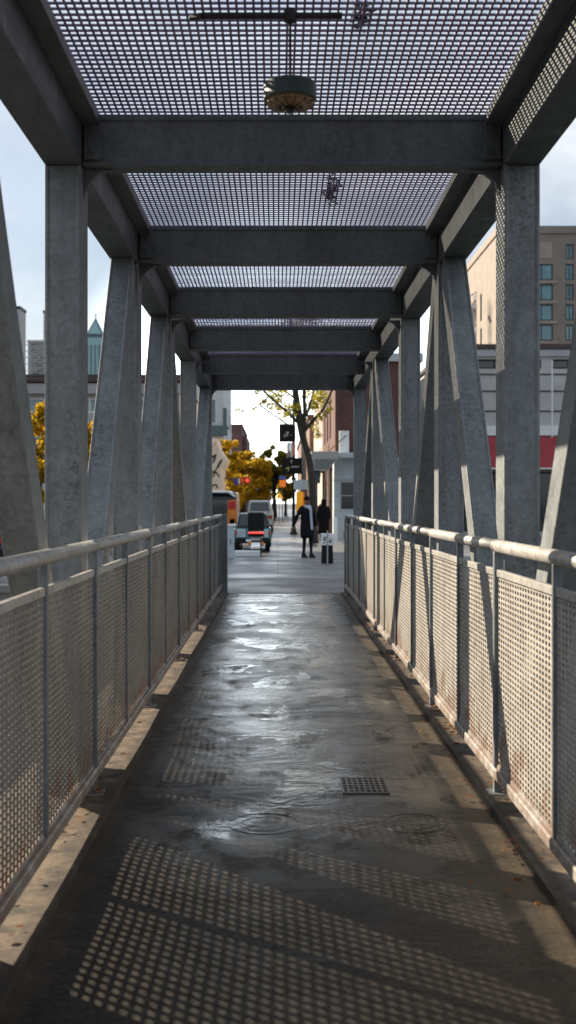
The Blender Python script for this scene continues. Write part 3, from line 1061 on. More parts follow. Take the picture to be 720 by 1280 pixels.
# skyline behind it
D4 = 190.0
def block(name, label, pa, pb, ptop, d, mat, dep=5, **k):
    return building(name, label, (pa - VX) * d / F, (pb - VX) * d / F, d, d + dep, zz(ptop, d), mat, M['iron'], M['glass'], base=0, **k)
gl = [( .8 + 1.9 * i, 2.2 + 1.9 * i, b, b + 2.4) for i in range(0, 0) for b in (0,)]
tb, ox, oy, W, D, hh = block('teal_building', 'pale teal clad building with a pointed glass pyramid on its roof', 96, 142, 421, D4, M['teal_glass_wall'], coping=M['teal_cornice'], cop_h=.5)
for i in range(9):
    MB().box(W * (i + .5) / 9 - .07, W * (i + .5) / 9 + .07, -.12, -.004, 2, zz(431, D4)).build('fin', M['teal_cornice'], tb)
ax = (115.5 - 96) * D4 / F
hw = 1.45
m = MB().add([(ax - hw, 2, hh + .5), (ax + hw, 2, hh + .5), (ax + hw, 2 + 2 * hw, hh + .5), (ax - hw, 2 + 2 * hw, hh + .5), (ax, 2 + hw, zz(395, D4))], [(0, 1, 4), (1, 2, 4), (2, 3, 4), (3, 0, 4), (3, 2, 1, 0)])
py = m.build('pyramid_roof', M['teal_glass_wall'], tb)
m = MB().tube([(ax, 2 + hw, zz(397, D4)), (ax, 2 + hw, zz(388, D4))], .10, 6)
for sx, sy in ((-1, -1), (1, -1), (1, 1), (-1, 1)):
    m.tube([(ax + sx * hw, 2 + hw + sy * hw, hh + .5), (ax, 2 + hw, zz(394, D4))], .09, 6)
m.build('rib', M['teal_cornice'], py)
gb = block('stone_building', 'squat grey patterned stone building between the left posts', 35, 62, 428, 200, M['stone_grey'], coping=M['fascia'], cop_h=.4)
block('chimney_tower', 'narrow dark grey tower at the far left behind the first diagonal', 8, 25, 386, 220, M['fascia'], coping=M['iron'], cop_h=.5)
block('chimney_tower', 'narrow dark tower just left of the first left post', 54.5, 70, 391, 230, M['stone_grey'], coping=M['iron'], cop_h=.5)
# roof rails between
rl = thing('roof_railing', 'thin white rails on the skyline between two grey towers', 'railing', at(28, 470, 150))
base = at(28, 470, 150)
for y_ in (431, 439, 447, 455, 463):
    z_ = zz(y_, 150) - base.z
    MB().box(-1.6, 1.1, -.04, .04, z_ - .05, z_ + .05).build('rail_bar', M['fascia'], rl)
for xx in (-1.5, -.2, 1.0):
    MB().box(xx - .06, xx + .06, .05, .15, -1, zz(429, 150) - base.z).build('rail_upright', M['fascia'], rl)

# -- far left of the street
pb_, ox, oy, W, D, hh = building('grey_building', 'pale grey street building with a dark teal cornice beyond the left end of the bridge', (225 - VX) * 112 / F, (279 - VX) * 112 / F, 112, 132, zz(440, 112), M['pale_blue'], M['teal_cornice'], M['glass'],
    front=[(2.6, 3.5, zz(528, 112), zz(500, 112)), (.8, 1.7, zz(528, 112), zz(500, 112))], base=0, right=[(3 + 4 * i, 5 + 4 * i, zz(528, 112), zz(505, 112)) for i in range(4)])
MB().box(-.3, W + .45, -.45, -.004, zz(545, 112), zz(532, 112)).build('cornice', M['teal_cornice'], pb_, bevel=.05)
MB().box(-.2, W + .25, -.25, -.006, zz(538.5, 112), zz(536.5, 112) + .02).build('cornice_trim', M['white'], pb_)
MB().box(W + .004, W + .35, -.2, 6, zz(531, 112), zz(510, 112)).build('corner_bay', M['teal_cornice'], pb_)
# painted white mural wall
mw0, mw1 = (225 - VX) * 80 / F, (277 - VX) * 80 / F
mw_ = thing('mural_wall', 'white wall with curved painted line mural beside the left end of the bridge', 'wall', (mw0, 80, GR))
Wd = mw1 - mw0
H_ = zz(548, 80) - GR
m = MB().prism([(0, 0), (Wd, 0), (Wd, H_ - 2.2), (Wd + .35, H_ - 1.5), (Wd - .25, H_ - .6), (Wd - .35, H_), (0, H_)], 'Y', 0, 6)
m.build('wall', M['pale_grey'], mw_, bevel=.02)
def stroke(pts, r, mat):
    q = MB()
    P3 = []
    for (px, py) in pts:
        a = at(px, py, 80)
        P3.append((a.x - mw0, -.012, a.z - GR))
    q.tube(P3, r, 6)
    q.build('painted_stroke', mat, mw_)
stroke([(263, 574), (267, 570), (270, 568), (267, 577), (264, 580)], .07, M['iron'])
stroke([(264, 590), (268, 590), (272, 584), (275, 578), (277, 575)], .09, M['iron'])
stroke([(263, 598), (267, 594), (270, 590), (274, 596)], .06, M['coping'])
stroke([(264, 609), (267, 606), (270, 606), (272, 610)], .06, M['iron'])
stroke([(263, 560), (266, 556), (270, 553), (272, 558), (268, 566)], .07, M['cream'])

# plum brick block far away
fb, ox, oy, W, D, hh = building('brick_building', 'plum brick block with a lower step, far down the street behind gold trees', (281 - VX) * 150 / F, (302 - VX) * 150 / F, 150, 175, zz(533, 150), M['brick_far'], M['coping'], M['glass_dark'], coping=M['brick_far'], cop_h=.3, base=0)
MB().box(W + .003, W + .65, 2, 20, 0, zz(544, 150)).build('wing', M['brick_far'], fb)
# street closing building
building('far_building', 'hazy blue-grey building closing the end of the street', (318 - VX) * 260 / F, (338 - VX) * 260 / F, 262, 285, zz(585, 260), M['pale_blue'], M['white'], M['glass'], front=[(.4 + 1.2 * i, 1.2 + 1.2 * i, b, b + 1.4) for i in range(3) for b in (2.5, 5.5)], base=0)

# ------------------------------------------------------------------ trees
def leaves(name, mat, parent, clumps, n, size, seed=0):
    rg = np.random.default_rng(seed)
    cs = np.array([c[0] for c in clumps], float); rs = np.array([c[1] for c in clumps], float)
    vol = rs ** 2; idx = rg.choice(len(cs), n, p=vol / vol.sum())
    d = rg.normal(size=(n, 3)); d /= np.linalg.norm(d, axis=1)[:, None]
    rad = rg.random(n) ** .42
    p = cs[idx] + d * (rs[idx] * rad)[:, None] * np.array([1, 1, .85])
    a = rg.normal(size=(n, 3)); a /= np.linalg.norm(a, axis=1)[:, None]
    b = np.cross(a, rg.normal(size=(n, 3))); b /= np.linalg.norm(b, axis=1)[:, None]
    s = size * (.6 + .8 * rg.random(n))[:, None]
    V = np.empty((n, 4, 3))
    V[:, 0] = p - a * s; V[:, 1] = p - b * s * .55; V[:, 2] = p + a * s; V[:, 3] = p + b * s * .55
    me = bpy.data.meshes.new(name)
    me.from_pydata(V.reshape(-1, 3).tolist(), [], np.arange(4 * n).reshape(n, 4).tolist())
    me.materials.append(mat)
    o = bpy.data.objects.new(name, me); COL.objects.link(o); o.parent = parent
    return o


def tree(name, label, x, y, h, cr, tr, mat, nleaf, lsize, seed, group=None, z0=GR, crown_low=.3, lean=0, nc=56):
    root = thing(name, label, 'tree', (x, y, z0), 0, group)
    rd = random.Random(seed)
    m = MB()
    top = Vector((lean, 0, h * .62))
    pts = [Vector((lean * t * t, .1 * math.sin(3 * t), h * .62 * t)) for t in (0, .25, .5, .75, 1)]
    m.tube(pts, [tr * 1.3, tr, tr * .85, tr * .7, tr * .5], 9)
    tips = []
    for k in range(13):
        a = rd.uniform(0, 6.28); t = rd.uniform(.42, 1)
        p0 = Vector((lean * t * t, 0, h * .62 * t))
        L = cr * rd.uniform(.5, .95)
        p2 = p0 + Vector((math.cos(a) * L, math.sin(a) * L, rd.uniform(.15, .55) * h * .55))
        mid = (p0 + p2) / 2 + Vector((0, 0, .12 * h))
        m.tube([p0, mid, p2], [tr * .4, tr * .25, tr * .07], 6)
        tips += [mid, p2]
    m.build('trunk', M['bark'], root, smooth=True)
    cl = []
    zc = h * (1 + crown_low) / 2
    for k in range(nc):
        u = rd.uniform(0, 6.28); v = rd.uniform(-1, 1); r_ = rd.random() ** .45
        s = math.sqrt(1 - v * v)
        c = Vector((lean + math.cos(u) * s * cr * r_ * .88, math.sin(u) * s * cr * r_ * .88, zc + v * r_ * h * (1 - crown_low) * .5 * .9))
        cl.append((tuple(c), cr * rd.uniform(.13, .27)))
    leaves('crown', mat, root, cl, nleaf, lsize, seed)
    return root


G1 = 'gold street trees'
tree('street_tree', 'golden tree between the first diagonal and first post on the left', at(46, 628, 47).x, 47, zz(500, 47) + .3, 1.55, .16, M['leaf_gold'], 9000, .085, 3, G1, crown_low=.22)
tree('street_tree', 'golden tree just right of the first left post', at(116, 628, 51).x, 51, zz(512, 51) + .2, 1.5, .16, M['leaf_gold'], 8000, .09, 4, G1, crown_low=.22)
tree('street_tree', 'golden tree mostly hidden behind the second left diagonal', at(172, 628, 54).x, 54, 3.9, 1.3, .14, M['leaf_gold'], 5000, .09, 14, G1, crown_low=.25)
tree('street_tree', 'small golden tree beside the white mural wall', at(277, 628, 96).x, 96, zz(540, 96), 1.9, .2, M['leaf_gold'], 6000, .13, 5, G1, crown_low=.45)
tree('street_tree', 'broad golden tree above the traffic lights down the street', at(302, 628, 105).x, 105, zz(560, 105) + .3, 3.0, .26, M['leaf_gold'], 16000, .14, 6, G1, crown_low=.12, nc=80)
tree('street_tree', 'dark golden tree low behind the parked pickup', at(284, 628, 98).x, 98, zz(580, 98), 2.3, .2, M['leaf_gold'], 8000, .13, 8, G1, crown_low=.1)
tree('street_tree', 'green and yellow tree left of the black hanging signs', at(343, 628, 118).x, 118, zz(551, 118), 1.9, .24, M['leaf_mixed'], 9000, .14, 7, None, crown_low=.32)
tree('street_tree', 'small green tree under the black signs far along the sidewalk', at(357, 628, 132).x, 132, zz(585, 132), 1.5, .18, M['leaf_mixed'], 4000, .14, 9, None, crown_low=.3)

# bare-limbed sidewalk tree, limbs placed from the photo
TD2 = 44.0
def P(x, y, dy=0): return at(x, y, TD2 + dy)
t0 = P(391, 0)
rt = thing('sidewalk_tree', 'tall dark-trunked sidewalk tree with sparse yellow-green leaves behind the two people', 'tree', (t0.x, TD2, 0))
m = MB()
def limb(pts, rs):
    P3 = [Vector(p) - Vector((t0.x, TD2, 0)) for p in pts]
    # smooth
    out, ro = [], []
    for i in range(len(P3) - 1):
        for k in range(4):
            t = k / 4
            pm = P3[max(i - 1, 0)]; pn = P3[min(i + 2, len(P3) - 1)]
            a, b = P3[i], P3[i + 1]
            out.append(.5 * ((2 * a) + (b - pm) * t + (2 * pm - 5 * a + 4 * b - pn) * t * t + (3 * a - pm - 3 * b + pn) * t ** 3))
            ro.append(rs[i] + (rs[i + 1] - rs[i]) * t)
    out.append(P3[-1]); ro.append(rs[-1])
    m.tube(out, ro, 9)
base = at(392, 628 + EYE * F / TD2, TD2)
limb([base, P(391, 650), P(389, 600), P(386, 575), P(378, 545), P(373, 515), P(369, 488), P(366, 440), P(362, 390)], [.21, .16, .15, .145, .14, .15, .13, .10, .05])
limb([P(378, 545), P(381, 515), P(380, 490), P(384, 450), P(388, 410)], [.10, .085, .075, .06, .03])
limb([P(381, 538), P(392, 525, -.5), P(404, 511, -1), P(413, 492, -1.2), P(422, 470, -1.5)], [.075, .065, .055, .045, .03])
limb([P(383, 520), P(389, 500, .5), P(394, 482, 1), P(400, 455, 1.5)], [.05, .045, .04, .02])
limb([P(372, 528), P(362, 518, -.5), P(350, 507, -1), P(337, 496, -1.5), P(325, 484, -2), P(300, 462, -2)], [.07, .06, .05, .04, .035, .02])
limb([P(336, 495, -1.5), P(327, 504, -1.6), P(315, 511, -1.7), P(300, 515, -1.8), P(290, 513, -1.9)], [.03, .025, .02, .014, .008])
limb([P(327, 488, -2), P(318, 492, -2), P(306, 489, -2), P(298, 492, -2)], [.02, .016, .012, .008])
limb([P(371, 500), P(358, 490, 1), P(345, 480, 1.4), P(330, 455, 1.8)], [.05, .04, .03, .015])
limb([P(404, 511, -1), P(410, 517, -1), P(414, 512, -1)], [.02, .016, .008])
m.build('trunk', M['bark'], rt, smooth=True)
rd = random.Random(5)
cl = []
def lc(x, y, r, dy=0):
    p = P(x, y, dy) - Vector((t0.x, TD2, 0)); cl.append((tuple(p), r))
for (x, y, r) in [(345, 500, .35), (352, 494, .3), (330, 502, .22), (318, 512, .16), (303, 513, .15), (360, 508, .28), (357, 520, .22), (364, 515, .3), (395, 505, .38), (399, 495, .35), (388, 508, .3), (402, 520, .22), (392, 528, .2), (409, 500, .25), (412, 512, .16), (340, 488, .35), (325, 488, .25), (372, 508, .2), (349, 512, .22), (386, 495, .3), (395, 538, .2), (398, 545, .16), (338, 508, .2), (296, 512, .12),
                  (330, 470, .5), (350, 460, .6), (370, 450, .7), (390, 460, .6), (410, 470, .5), (300, 480, .3), (365, 420, .8), (385, 425, .7), (345, 430, .6), (405, 440, .6), (320, 450, .5), (362, 380, .7), (385, 395, .6)]:
    lc(x, y, r, rd.uniform(-1.2, 1.2))
leaves('crown', M['leaf_lime'], rt, cl, 8500, .058, 31)

# ------------------------------------------------------------------ signs, poles, lights
def pole_base(x, d): return ((x - VX) * d / F, d, 0)
SD = 56.0
sx = (367 - VX) * SD / F
sp_ = thing('sign_pole', 'dark steel pole carrying two black hanging shop signs beside the tree', 'pole', (sx, SD, 0))
MB().tube([(0, 0, 0), (0, 0, zz(500, SD))], .075, 12).build('shaft', M['iron'], sp_, smooth=True)
MB().lathe((0, 0, 0), [(.2, 0), (.2, .06), (.13, .16), (.10, .4)], 18).build('foot', M['iron'], sp_)
MB().lathe((-.12, 0, zz(575, SD)), [(.19, 0), (.22, .04), (.22, .80), (.19, .86)], 20).build('metal_drum', M['chrome'], sp_, smooth=True)
MB().tube([(-.28, 0, zz(531, SD)), ((325 - 367) * SD / F, 0, zz(507, SD))], .045, 8).build('stay_rod', M['iron'], sp_)
MB().box(-.74, .05, -.04, .04, zz(531, SD) - .03, zz(531, SD) + .05).build('bracket', M['iron'], sp_)

def hang_sign(label, pa, pb, pt, pbm, d, rz=0):
    x0, x1 = (pa - VX) * d / F, (pb - VX) * d / F
    r = thing('hanging_sign', label, 'sign', ((x0 + x1) / 2, d, zz(pbm, d)), rz, 'black hanging shop signs')
    hw, hh = (x1 - x0) / 2, zz(pt, d) - zz(pbm, d)
    MB().box(-hw, hw, -.06, .06, 0, hh).build('board', M['black'], r, bevel=.012)
    return r, hw, hh

r, hw, hh = hang_sign('square black shop sign with small white emblem, upper of the two on the pole', 349, 369.5, 531.5, 552.5, SD - .18)
m = MB()
def mark(m, hw, hh, u0, u1, v0, v1): m.box(-hw + 2 * hw * u0, -hw + 2 * hw * u1, -.068, -.061, hh * v0, hh * v1)
for a in [(.30, .34, .30, .48), (.30, .42, .29, .33), (.42, .46, .34, .50), (.46, .52, .47, .51), (.50, .55, .34, .44), (.40, .62, .56, .60), (.48, .56, .50, .56), (.71, .76, .38, .44)]:
    mark(m, hw, hh, *a)
m.build('emblem', M['sign_mark'], r)
r, hw, hh = hang_sign('wide black shop sign with a green arrow mark, lower of the two on the pole', 352.5, 377.5, 572.5, 592.5, SD - .25, R(-4))
m = MB()
for i in range(7):
    u = .48 + .055 * i
    mark(m, hw, hh, u, u + .038, .40, .40 + (.11 if i % 3 == 0 else .075))
mark(m, hw, hh, .44, .50, .70, .86)
m.build('lettering', M['sign_mark'], r)
m = MB().prism([(-hw + 2 * hw * .14, hh * .33), (-hw + 2 * hw * .38, hh * .30), (-hw + 2 * hw * .36, hh * .48)], 'Y', -.068, -.061)
m.prism([(-hw + 2 * hw * .32, hh * .30), (-hw + 2 * hw * .37, hh * .28), (-hw + 2 * hw * .27, hh * .06)], 'Y', -.068, -.0612)
m.build('arrow_mark', M['green_mark'], r)

# street lamp bracket on the tree side (white hoop) and teal utility pole
ud = 47.0
up = thing('utility_pole', 'dark teal utility pole under the canopy with a small white street sign', 'pole', pole_base(395.5, ud))
MB().tube([(0, 0, 0), (0, 0, zz(575, ud))], .055, 10).build('shaft', M['teal_metal'], up, smooth=True)
MB().box(-.95, -.06, -.02, .02, zz(612, ud), zz(600, ud)).build('street_sign', M['pale_blue'], up, bevel=.006)
MB().tube([(0, 0, zz(577, ud)), (-.12, -.05, zz(573, ud)), (-.38, -.05, zz(578, ud))], .03, 8).build('arm', M['white'], up)
MB().box(-.10, .16, -.14, -.06, zz(640, ud) + 1.2, zz(588, ud)).build('cabinet', M['teal_metal'], up, bevel=.02)

# yellow banner, orange sign, yellow umbrella
bd = 75.0
yb = thing('banner', 'tall yellow vertical banner on a thin post behind the person in the dark coat', 'banner', pole_base(374.5, bd))
MB().tube([(.26, 0, 0), (.26, 0, zz(612, bd))], .03, 8).build('shaft', M['iron'], yb)
MB().box(-.24, .22, -.02, .02, zz(641, bd), zz(615, bd)).build('cloth', M['yellow'], yb, bevel=.01)
MB().box(.23, .32, -.03, .03, zz(641, bd), zz(615, bd)).build('edge_strip', M['orange'], yb)
od = 92.0
os_ = thing('road_sign', 'square orange road sign with a blue plate on top, far along the sidewalk', 'sign', pole_base(353, od))
MB().tube([(0, .05, 0), (0, .05, zz(597, od))], .035, 8).build('shaft', M['iron'], os_)
MB().box(-.27, .27, -.03, .01, zz(609, od), zz(600, od)).build('plate', M['orange'], os_, bevel=.01)
MB().box(-.27, .27, -.03, .01, zz(599, od), zz(595, od)).build('top_plate', M['blue_sign'], os_, bevel=.01)
ud2 = 85.0
us = thing('patio_umbrella', 'small yellow patio umbrella beside the sidewalk kerb', 'umbrella', pole_base(349, ud2))
MB().tube([(0, 0, 0), (0, 0, zz(616, ud2))], .025, 8).build('shaft', M['iron'], us)
MB().lathe((0, 0, zz(623, ud2)), [(.30, 0), (.28, .03), (.14, .30), (.02, .40)], 8).build('canopy', M['yellow'], us)

# traffic light arm
tl = 84.0
tx0 = (272 - VX) * tl / F
tr_ = thing('traffic_light', 'traffic light mast arm with a red signal and a blue street plate over the road', 'traffic light', (tx0, tl, GR))
MB().tube([(0, 0, 0), (0, 0, zz(594, tl) - GR)], .09, 10).build('mast', M['teal_metal'], tr_)
MB().tube([(0, 0, zz(598, tl) - GR), ((307 - 272) * tl / F, 0, zz(599, tl) - GR)], .05, 8).build('arm', M['teal_metal'], tr_)
def px(a): return (a - 272) * tl / F
MB().box(px(292.5), px(297.8), -.10, -.055, zz(606, tl) - GR, zz(598.5, tl) - GR).build('street_plate', M['blue_sign'], tr_)
MB().box(px(298), px(299.8), -.10, -.055, zz(604.5, tl) - GR, zz(598, tl) - GR).build('street_plate', M['white'], tr_)
for a, b in ((300.2, 305.2), (306, 312)):
    hs = MB().box(px(a), px(b), -.14, .14, zz(604.5, tl) - GR, zz(596.5, tl) - GR).build('signal_head', M['red_plastic'], tr_, bevel=.02)
    MB().lathe(((px(a) + px(b)) / 2, -.16, (zz(600.5, tl)) - GR), [(.10, 0), (.12, .015)], 16, 'Y').build('lamp', M['red_light'] if a > 303 else M['orange'], hs)

# bollard cabinet with white notice top
bd2 = 29.5
c = pole_base(409, bd2)
bo = thing('pedestal', 'short black pedestal with a white notice panel on top standing on the sidewalk', 'pedestal', c)
MB().prism([(-.155, 0), (.155, 0), (.14, .47), (-.14, .47)], 'Y', -.14, .14).build('base', M['black'], bo, bevel=.012)
tp = MB().box(-.165, .165, -.16, .16, .472, .78).build('top_box', M['white'], bo, bevel=.015)
m = MB()
for a in [(-.11, -.05, .60, .66), (-.12, -.02, .68, .70), (.04, .11, .55, .60), (.05, .12, .63, .65), (-.10, -.06, .53, .56)]:
    m.box(a[0], a[1], -.166, -.1605, a[2], a[3])
m.build('notice', M['iron'], tp)
MB().tube([(0, -.18, 0), (0, -.18, .86)], .018, 8).build('front_post', M['fascia'], bo)

# utility cabinet, white kerb block by the kerb, small post
cd = 32.2
x0, x1 = (280 - VX) * cd / F, (292.5 - VX) * cd / F
ub = thing('utility_cabinet', 'pale grey-blue utility cabinet standing beside the end of the left railing', 'cabinet', ((x0 + x1) / 2, cd, 0))
MB().box(-.15, .15, -.14, .14, 0, .90).build('body', M['pale_blue'], ub, bevel=.012)
MB().prism([(-.17, .903), (.17, .903), (.21, .95), (.17, .99), (-.16, .97)], 'Y', -.17, .17).build('lid', M['white'], ub, bevel=.01)
MB().box(.04, .06, -.15, -.141, .4, .55).build('handle', M['iron'], ub)
kd = 33.0
x0, x1 = (293 - VX) * kd / F, (325 - VX) * kd / F
kb = MB().box(x0, x1, kd, kd + .4, 0, .17).build('kerb_block', M['white'], bevel=.02)
tag(kb, 'white painted concrete kerb block in front of the parked scooter', 'kerb block')
MB2 = MB().tube([((326 - VX) * 33.1 / F, 33.1, 0), ((326 - VX) * 33.1 / F, 33.1, .55)], .02, 8)
tag(MB2.build('marker_post', M['iron']), 'thin dark marker post at the end of the white kerb block', 'post')

# planter / black base on the right by the wall
tag(MB().lathe(((435 - VX) * 46 / F, 46.6, 0), [(.10, 0), (.13, .02), (.16, .36), (.17, .38), (.14, .38)], 16).build('plant_pot', M['black']), 'small black pot standing by the grey-blue shopfront wall', 'pot')
ap = MB().prism([(46.2, 0), (46.9, 0), (46.56, 1.0), (46.52, 1.0)], 'X', (417 - VX) * 46.5 / F, (420 - VX) * 46.5 / F + .05)
tag(ap.build('sandwich_board', M['white'], bevel=.01), 'narrow white sandwich board standing by the shop wall', 'board')

# ------------------------------------------------------------------ vehicles
def car(name, label, x0, x1, d, h, L, body, kind='sedan', roofmat=None, z0=GR, group='cars parked along the kerb', lamp=M['red_plastic']):
    """car seen from behind; rear at d, nose away"""
    root = thing(name, label, 'car', ((x0 + x1) / 2, d, z0), 0, group)
    w = (x1 - x0) / 2
    belt = h * .60
    if kind == 'van':
        prof = [(0, .32), (.02, belt), (.06, h * .90), (.16, h - .06), (.4, h), (L * .62, h), (L * .72, h * .96), (L * .86, belt + .08), (L * .97, belt * .85), (L, belt * .55), (L - .02, .3)]
        gh = None
    elif kind == 'hatch':
        prof = [(.02, .30), (0, .5), (.05, belt), (.10, belt + .03), (L * .70, belt + .03), (L * .95, belt * .80), (L, belt * .5), (L - .03, .28)]
        gh = [(.08, belt + .025), (.26, h - .04), (.45, h), (L * .48, h), (L * .74, belt + .025)]
    else:
        prof = [(.02, .30), (0, .5), (.04, belt - .02), (.10, belt + .02), (L * .74, belt), (L * .96, belt * .80), (L, belt * .5), (L - .03, .28)]
        gh = [(L * .10, belt + .015), (L * .24, h - .03), (L * .30, h), (L * .50, h), (L * .70, belt + .0)]
    b = MB().prism(prof, 'X', -w, w).build('body', body, root, bevel=.09, seg=3)
    wl = .82 * w
    if gh:
        m = MB()
        n = len(gh)
        vs = []
        for s_ in (-1, 1):
            for (a, z) in gh:
                t = (z - belt) / (h - belt)
                vs.append((s_ * (w * .95 - t * w * .16), a, z))
        m.add(vs, [tuple(range(n - 1, -1, -1)), tuple(range(n, 2 * n))] + [(i, (i + 1) % n, n + (i + 1) % n, n + i) for i in range(n)])
        m.build('cabin', roofmat or body, root, bevel=.06, seg=3)
        # rear glass lies on the sloping rear of the cabin
        (a0, z0_), (a1, z1_) = gh[0], gh[1]
        t0, t1 = .16, .90
        def rw(t, s_): return (s_ * ((w * .95 - t * w * .14) - .13), a0 + (a1 - a0) * t - .012, z0_ + (z1_ - z0_) * t + .004)
        off = Vector((0, -.012, .008))
        vs = [Vector(rw(t0, -1)), Vector(rw(t0, 1)), Vector(rw(t1, 1)), Vector(rw(t1, -1))]
        vs = vs + [v + off for v in vs]
        MB().add(vs, [(0, 1, 2, 3), (7, 6, 5, 4), (0, 4, 5, 1), (1, 5, 6, 2), (2, 6, 7, 3), (3, 7, 4, 0)]).build('rear_window', M['glass_car'], root)
        for s_ in (-1, 1):
            zA, zB = belt + .09, h - .12
            f = lambda z: s_ * (w * .95 - (z - belt) / (h - belt) * w * .16 + .006)
            ya, yb = gh[1][0] + .12, gh[3][0] + .1
            vs = [(f(zA), gh[0][0] + .3, zA), (f(zA), gh[4][0] - .3, zA), (f(zB), yb - .1, zB), (f(zB), ya, zB)]
            vs += [(x_ - s_ * .012, y_, z_) for x_, y_, z_ in vs]
            MB().add(vs, [(0, 1, 2, 3), (7, 6, 5, 4), (0, 4, 5, 1), (1, 5, 6, 2), (2, 6, 7, 3), (3, 7, 4, 0)]).build('side_window', M['glass_car'], root)
    else:
        MB().box(-w * .8, w * .8, -.012, .05, belt + .10, h * .86).build('rear_window', M['glass_car'], root, bevel=.02)
    for s_ in (-1, 1):
        MB().box(s_ * w * .80 - .11, s_ * w * .80 + .11, -.03, .06, belt * .72, belt * .90).build('tail_light', lamp, root, bevel=.02)
        for yy in (.62, L - .75):
            wh = MB().lathe((s_ * (w - .10), yy, .31), [(.20, -.10), (.30, -.105), (.315, -.06), (.315, .06), (.30, .105), (.20, .10)], 24, 'X').build('wheel', M['rubber'], root, smooth=False)
            MB().lathe((s_ * (w - .10), yy, .31), [(.19, -.108), (.19, .108)], 18, 'X').build('rim', M['chrome'], wh)
    MB().box(-w * .96, w * .96, -.07, .10, .30, .48).build('bumper', M['black'], root, bevel=.03)
    MB().box(-.24, .24, -.082, -.071, .36, .46).build('number_plate', M['white'], root)
    return root


# teal and white hatchback behind the scooter
hc = car('parked_car', 'dark teal hatchback with pale rear panels parked just beyond the delivery scooter', (293 - VX) * 41 / F, (338.5 - VX) * 41 / F, 41, 1.40, 3.4, M['teal_paint'], 'hatch', M['navy_paint'])
for s_ in (-1, 1):
    MB().box(s_ * .42 - .16, s_ * .42 + .16, -.055, .02, .50, .82).build('rear_panel', M['silver_paint'], hc, bevel=.03)
# black and orange van
vn = car('parked_van', 'black van with white roof edge and orange rear corner beyond the left railing', (243 - VX) * 43 / F, (295.5 - VX) * 43 / F, 43, zz(615, 43) - GR, 4.6, M['navy_paint'], 'van', lamp=M['orange'])
vn['category'] = 'van'
hv = zz(615, 43) - GR
wv = (295.5 - 243) * 43 / F / 2
MB().box(wv * .56, wv - .01, -.03, .30, hv * .40, hv * .86).build('rear_panel', M['orange'], vn, bevel=.05)
MB().box(wv * .60, wv - .03, -.045, -.031, hv * .70, hv * .84).build('marker_lamp', M['red_plastic'], vn, bevel=.006)
MB().prism([(-wv * .95, hv - .04), (wv * .60, hv - .04), (wv * .92, hv - .22), (wv * .99, hv - .16), (wv * .66, hv + .05), (-wv * .95, hv + .05)], 'Y', -.02, 2.9).build('roof_cap', M['white'], vn, bevel=.03)
MB().box(-wv * .7, wv * .30, -.05, -.02, hv * .46, hv * .80).build('rear_glass', M['glass_car'], vn, bevel=.02)
MB().box(-wv, wv * 1.05, -.14, .1, hv * .28, hv * .36).build('step_bumper', M['white'], vn, bevel=.03)
# more parked cars down the kerb
car('parked_car', 'silver-blue sedan with red and white reflections in its rear window, second in the kerb row', (308 - VX) * 66 / F, (341 - VX) * 66 / F, 66, 1.92, 4.4, M['silver_paint'], 'hatch')
car('parked_car', 'dark sedan third in the kerb row beside the sidewalk', -2.0, -.42, 76, 1.62, 4.4, M['navy_paint'], 'sedan')
car('parked_car', 'white sedan fourth in the kerb row beside the sidewalk', -2.0, -.40, 86, 1.60, 4.4, M['white'], 'sedan')
car('parked_car', 'pale blue car fifth in the kerb row far down the street', -2.1, -.40, 97, 1.75, 4.4, M['pale_blue'], 'hatch')
car('parked_car', 'dark car sixth in the kerb row far down the street', -2.1, -.40, 110, 1.6, 4.4, M['navy_paint'], 'sedan')
car('parked_truck', 'pale blue-grey box truck far down the street', (323 - VX) * 125 / F, (338 - VX) * 125 / F, 125, 4.3, 6.5, M['pale_blue'], 'van', group=None)
lc_ = car('parked_car', 'dark car parked at the far left seen under the first diagonal', -9.4, -7.5, 31, 1.5, 4.3, M['navy_paint'], 'sedan')
lc_['group'] = 'cars seen through the truss'

# delivery scooter
sd = 36.5
sc_ = thing('delivery_scooter', 'delivery scooter with big black top box and red light strip at the kerb', 'scooter', ((320 - VX) * sd / F, sd, GR))
def zs(y): return zz(y, sd) - GR
bw = 10.5 * sd / F
MB().box(-bw, bw, 0, .55, zs(664), zs(640.5)).build('top_box', M['black'], sc_, bevel=.05, seg=3)
MB().box(-bw * .92, bw * .92, -.03, .05, zs(667), zs(665)).build('light_strip', M['red_light'], sc_, bevel=.006)
MB().box(-bw * .95, bw * .95, -.01, .30, zs(671), zs(667.2)).build('rear_rack', M['black'], sc_, bevel=.02)
fd = MB()
arc = [(.30 + .30 * math.cos(R(t)), .30 + .30 * math.sin(R(t))) for t in range(20, 200, 15)]
inn = [(.30 + .26 * math.cos(R(t)), .30 + .26 * math.sin(R(t))) for t in range(20, 200, 15)][::-1]
fd.prism(arc + inn, 'X', -.17, .17)
fd.build('rear_fender', M['chrome'], sc_, bevel=.015)
wh = MB().lathe((0, .30, .25), [(.17, -.06), (.235, -.07), (.25, -.03), (.25, .03), (.235, .07), (.17, .06)], 28, 'X').build('rear_wheel', M['rubber'], sc_)
MB().lathe((0, .30, .25), [(.165, -.05), (.165, .05)], 18, 'X').build('rim', M['chrome'], wh)
wh = MB().lathe((0, 1.55, .25), [(.17, -.06), (.235, -.07), (.25, -.03), (.25, .03), (.235, .07), (.17, .06)], 28, 'X').build('front_wheel', M['rubber'], sc_)
MB().lathe((0, 1.55, .25), [(.165, -.05), (.165, .05)], 18, 'X').build('rim', M['chrome'], wh)
